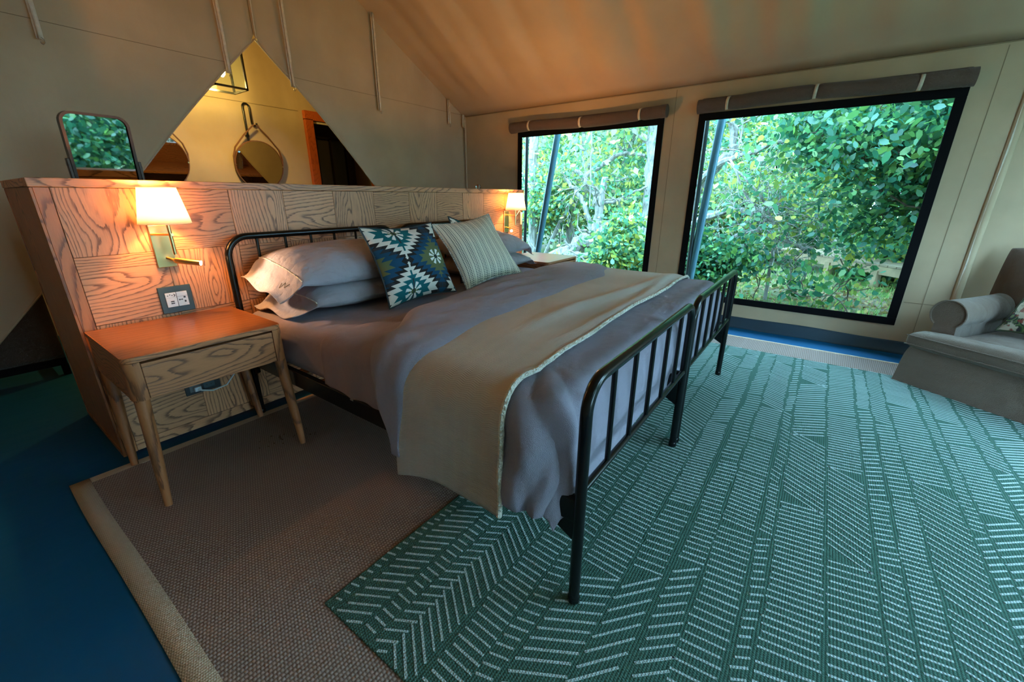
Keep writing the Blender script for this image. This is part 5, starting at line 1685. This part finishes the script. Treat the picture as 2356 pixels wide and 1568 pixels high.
me.polygons.add(n_g); me.polygons.foreach_set('loop_start', np.arange(0, n_g * 3, 3, dtype=np.int32))
me.update(calc_edges=True)
M['grass'] = m_leaf('grass_blade', [(0.08, 0.20, 0.03), (0.14, 0.30, 0.05), (0.22, 0.32, 0.08), (0.10, 0.24, 0.06)])
me.materials.append(M['grass'])
o = bpy.data.objects.new('grass', me); COL.objects.link(o)
tag(o, 'short green grass in the clearing outside the windows', 'grass', kind='stuff')
lc = np.stack([rs.uniform(4.5, 9.5, 5000), rs.uniform(-5.0, 3.5, 5000), np.full(5000, GZ + 0.03)], 1)
M['litter'] = m_leaf('dry_leaf', [(0.22, 0.14, 0.07), (0.30, 0.22, 0.12), (0.16, 0.09, 0.05), (0.40, 0.34, 0.10)], 0.1)
for i in range(5000):
    lc[i, 2] = ground_f((lc[i, 0] + 30) / 70, (lc[i, 1] + 32) / 64)[2] + 0.012
lo_ = leaf_obj('leaf_litter', lc, 0.05, M['litter'], None, 77, 1.6, 0.0)
tag(lo_, 'dry brown fallen leaves on the ground outside the windows', 'leaves', kind='stuff')

# boardwalk
bwk = thing('boardwalk', 'raised grey plank boardwalk crossing the clearing beyond the wide window', 'boardwalk', (10.6, -2.2, GZ))
A, B_ = Vector((13.1, 0.35, 0.05)), Vector((8.2, -4.3, 0.05))
d = (B_ - A); Lb = d.length; d.normalize(); nb2 = Vector((-d.y, d.x, 0))
if nb2.x < 0: nb2 = -nb2
angb = math.atan2(d.y, d.x)
npl = int(Lb / 0.15)
plank_me = None
for i in range(npl):
    c = A + d * (0.15 * (i + 0.5)) + nb2 * 0.55 - Vector(bwk.location)
    if plank_me is None:
        o = MB().box((0, 0, 0), (0.138, 1.1, 0.03)).build('plank', M['deck_wood'], bwk, smooth=False); plank_me = o.data
    else:
        o = bpy.data.objects.new('plank', plank_me); COL.objects.link(o); o.parent = bwk
    o.location = c; o.rotation_euler = (0, 0, angb)
M['beam'] = simple('yellow_pine', (0.27, 0.19, 0.11, 1), 0.8, nscale=6, namt=0.2)
for s in (0.03, 1.07):
    c = A + d * Lb / 2 + nb2 * s - Vector(bwk.location) + Vector((0, 0, -0.09))
    MB().box((0, 0, 0), (Lb, 0.05, 0.14)).build('beam', M['beam'], bwk, smooth=False, loc=c, rot=(0, 0, angb))
    for i in range(7):
        c = A + d * (0.4 + i * (Lb - 0.8) / 6) + nb2 * s - Vector(bwk.location); c.z = 0.13
        MB().box((0, 0, 0), (0.11, 0.11, 0.34)).build('post', M['beam'], bwk, smooth=False, loc=c, rot=(0, 0, angb))

# tent poles outside the windows
M['pole'] = simple('blue_steel_pole', (0.05, 0.14, 0.19, 1), 0.35, 0.2)
M['pole_dark'] = simple('dark_steel_pole', (0.018, 0.028, 0.032, 1), 0.4, 0.4)
def pole(label, a, b, r, mat, grp):
    t = thing('tent_pole', label, 'pole', a, 0, grp)
    bb = Vector(b) - Vector(a)
    MB().tube([(0, 0, 0), bb], r, 14).build('shaft', M[mat], t)
    MB().lathe([(r * 2.2, -0.01), (r * 2.2, 0.012), (r * 1.2, 0.02)], 14).build('foot_plate', M[mat], t)
    MB().lathe([(r * 1.25, -0.03), (r * 1.25, 0.03)], 14).build('collar', M[mat], t, loc=bb * 0.96)
    return t
ZB = -0.031
def ext(a, b, z0, z1):
    a, b = Vector(a), Vector(b); k = (b - a) / (b.z - a.z)
    return a + k * (z0 - a.z), a + k * (z1 - a.z)
for lb, a, b, r_, mt_ in (('upright dark steel tent pole outside the window by the headboard', (3.95, 0.605, 0.4), (3.95, 0.590, 1.84), 0.019, 'pole_dark'),
                          ('slanted blue steel tent pole outside the window by the headboard', (3.98, 0.425, 0.5), (3.98, 0.190, 1.86), 0.037, 'pole'),
                          ('upright dark steel tent pole outside the wide window', (3.95, -1.408, 0.37), (3.95, -1.394, 1.88), 0.019, 'pole_dark'),
                          ('slanted blue steel tent pole outside the wide window', (3.98, -1.434, 0.41), (3.98, -1.512, 1.88), 0.037, 'pole')):
    p0, p1 = ext(a, b, ZB + 0.01, 2.0)
    pole(lb, p0, p1, r_, mt_, None)
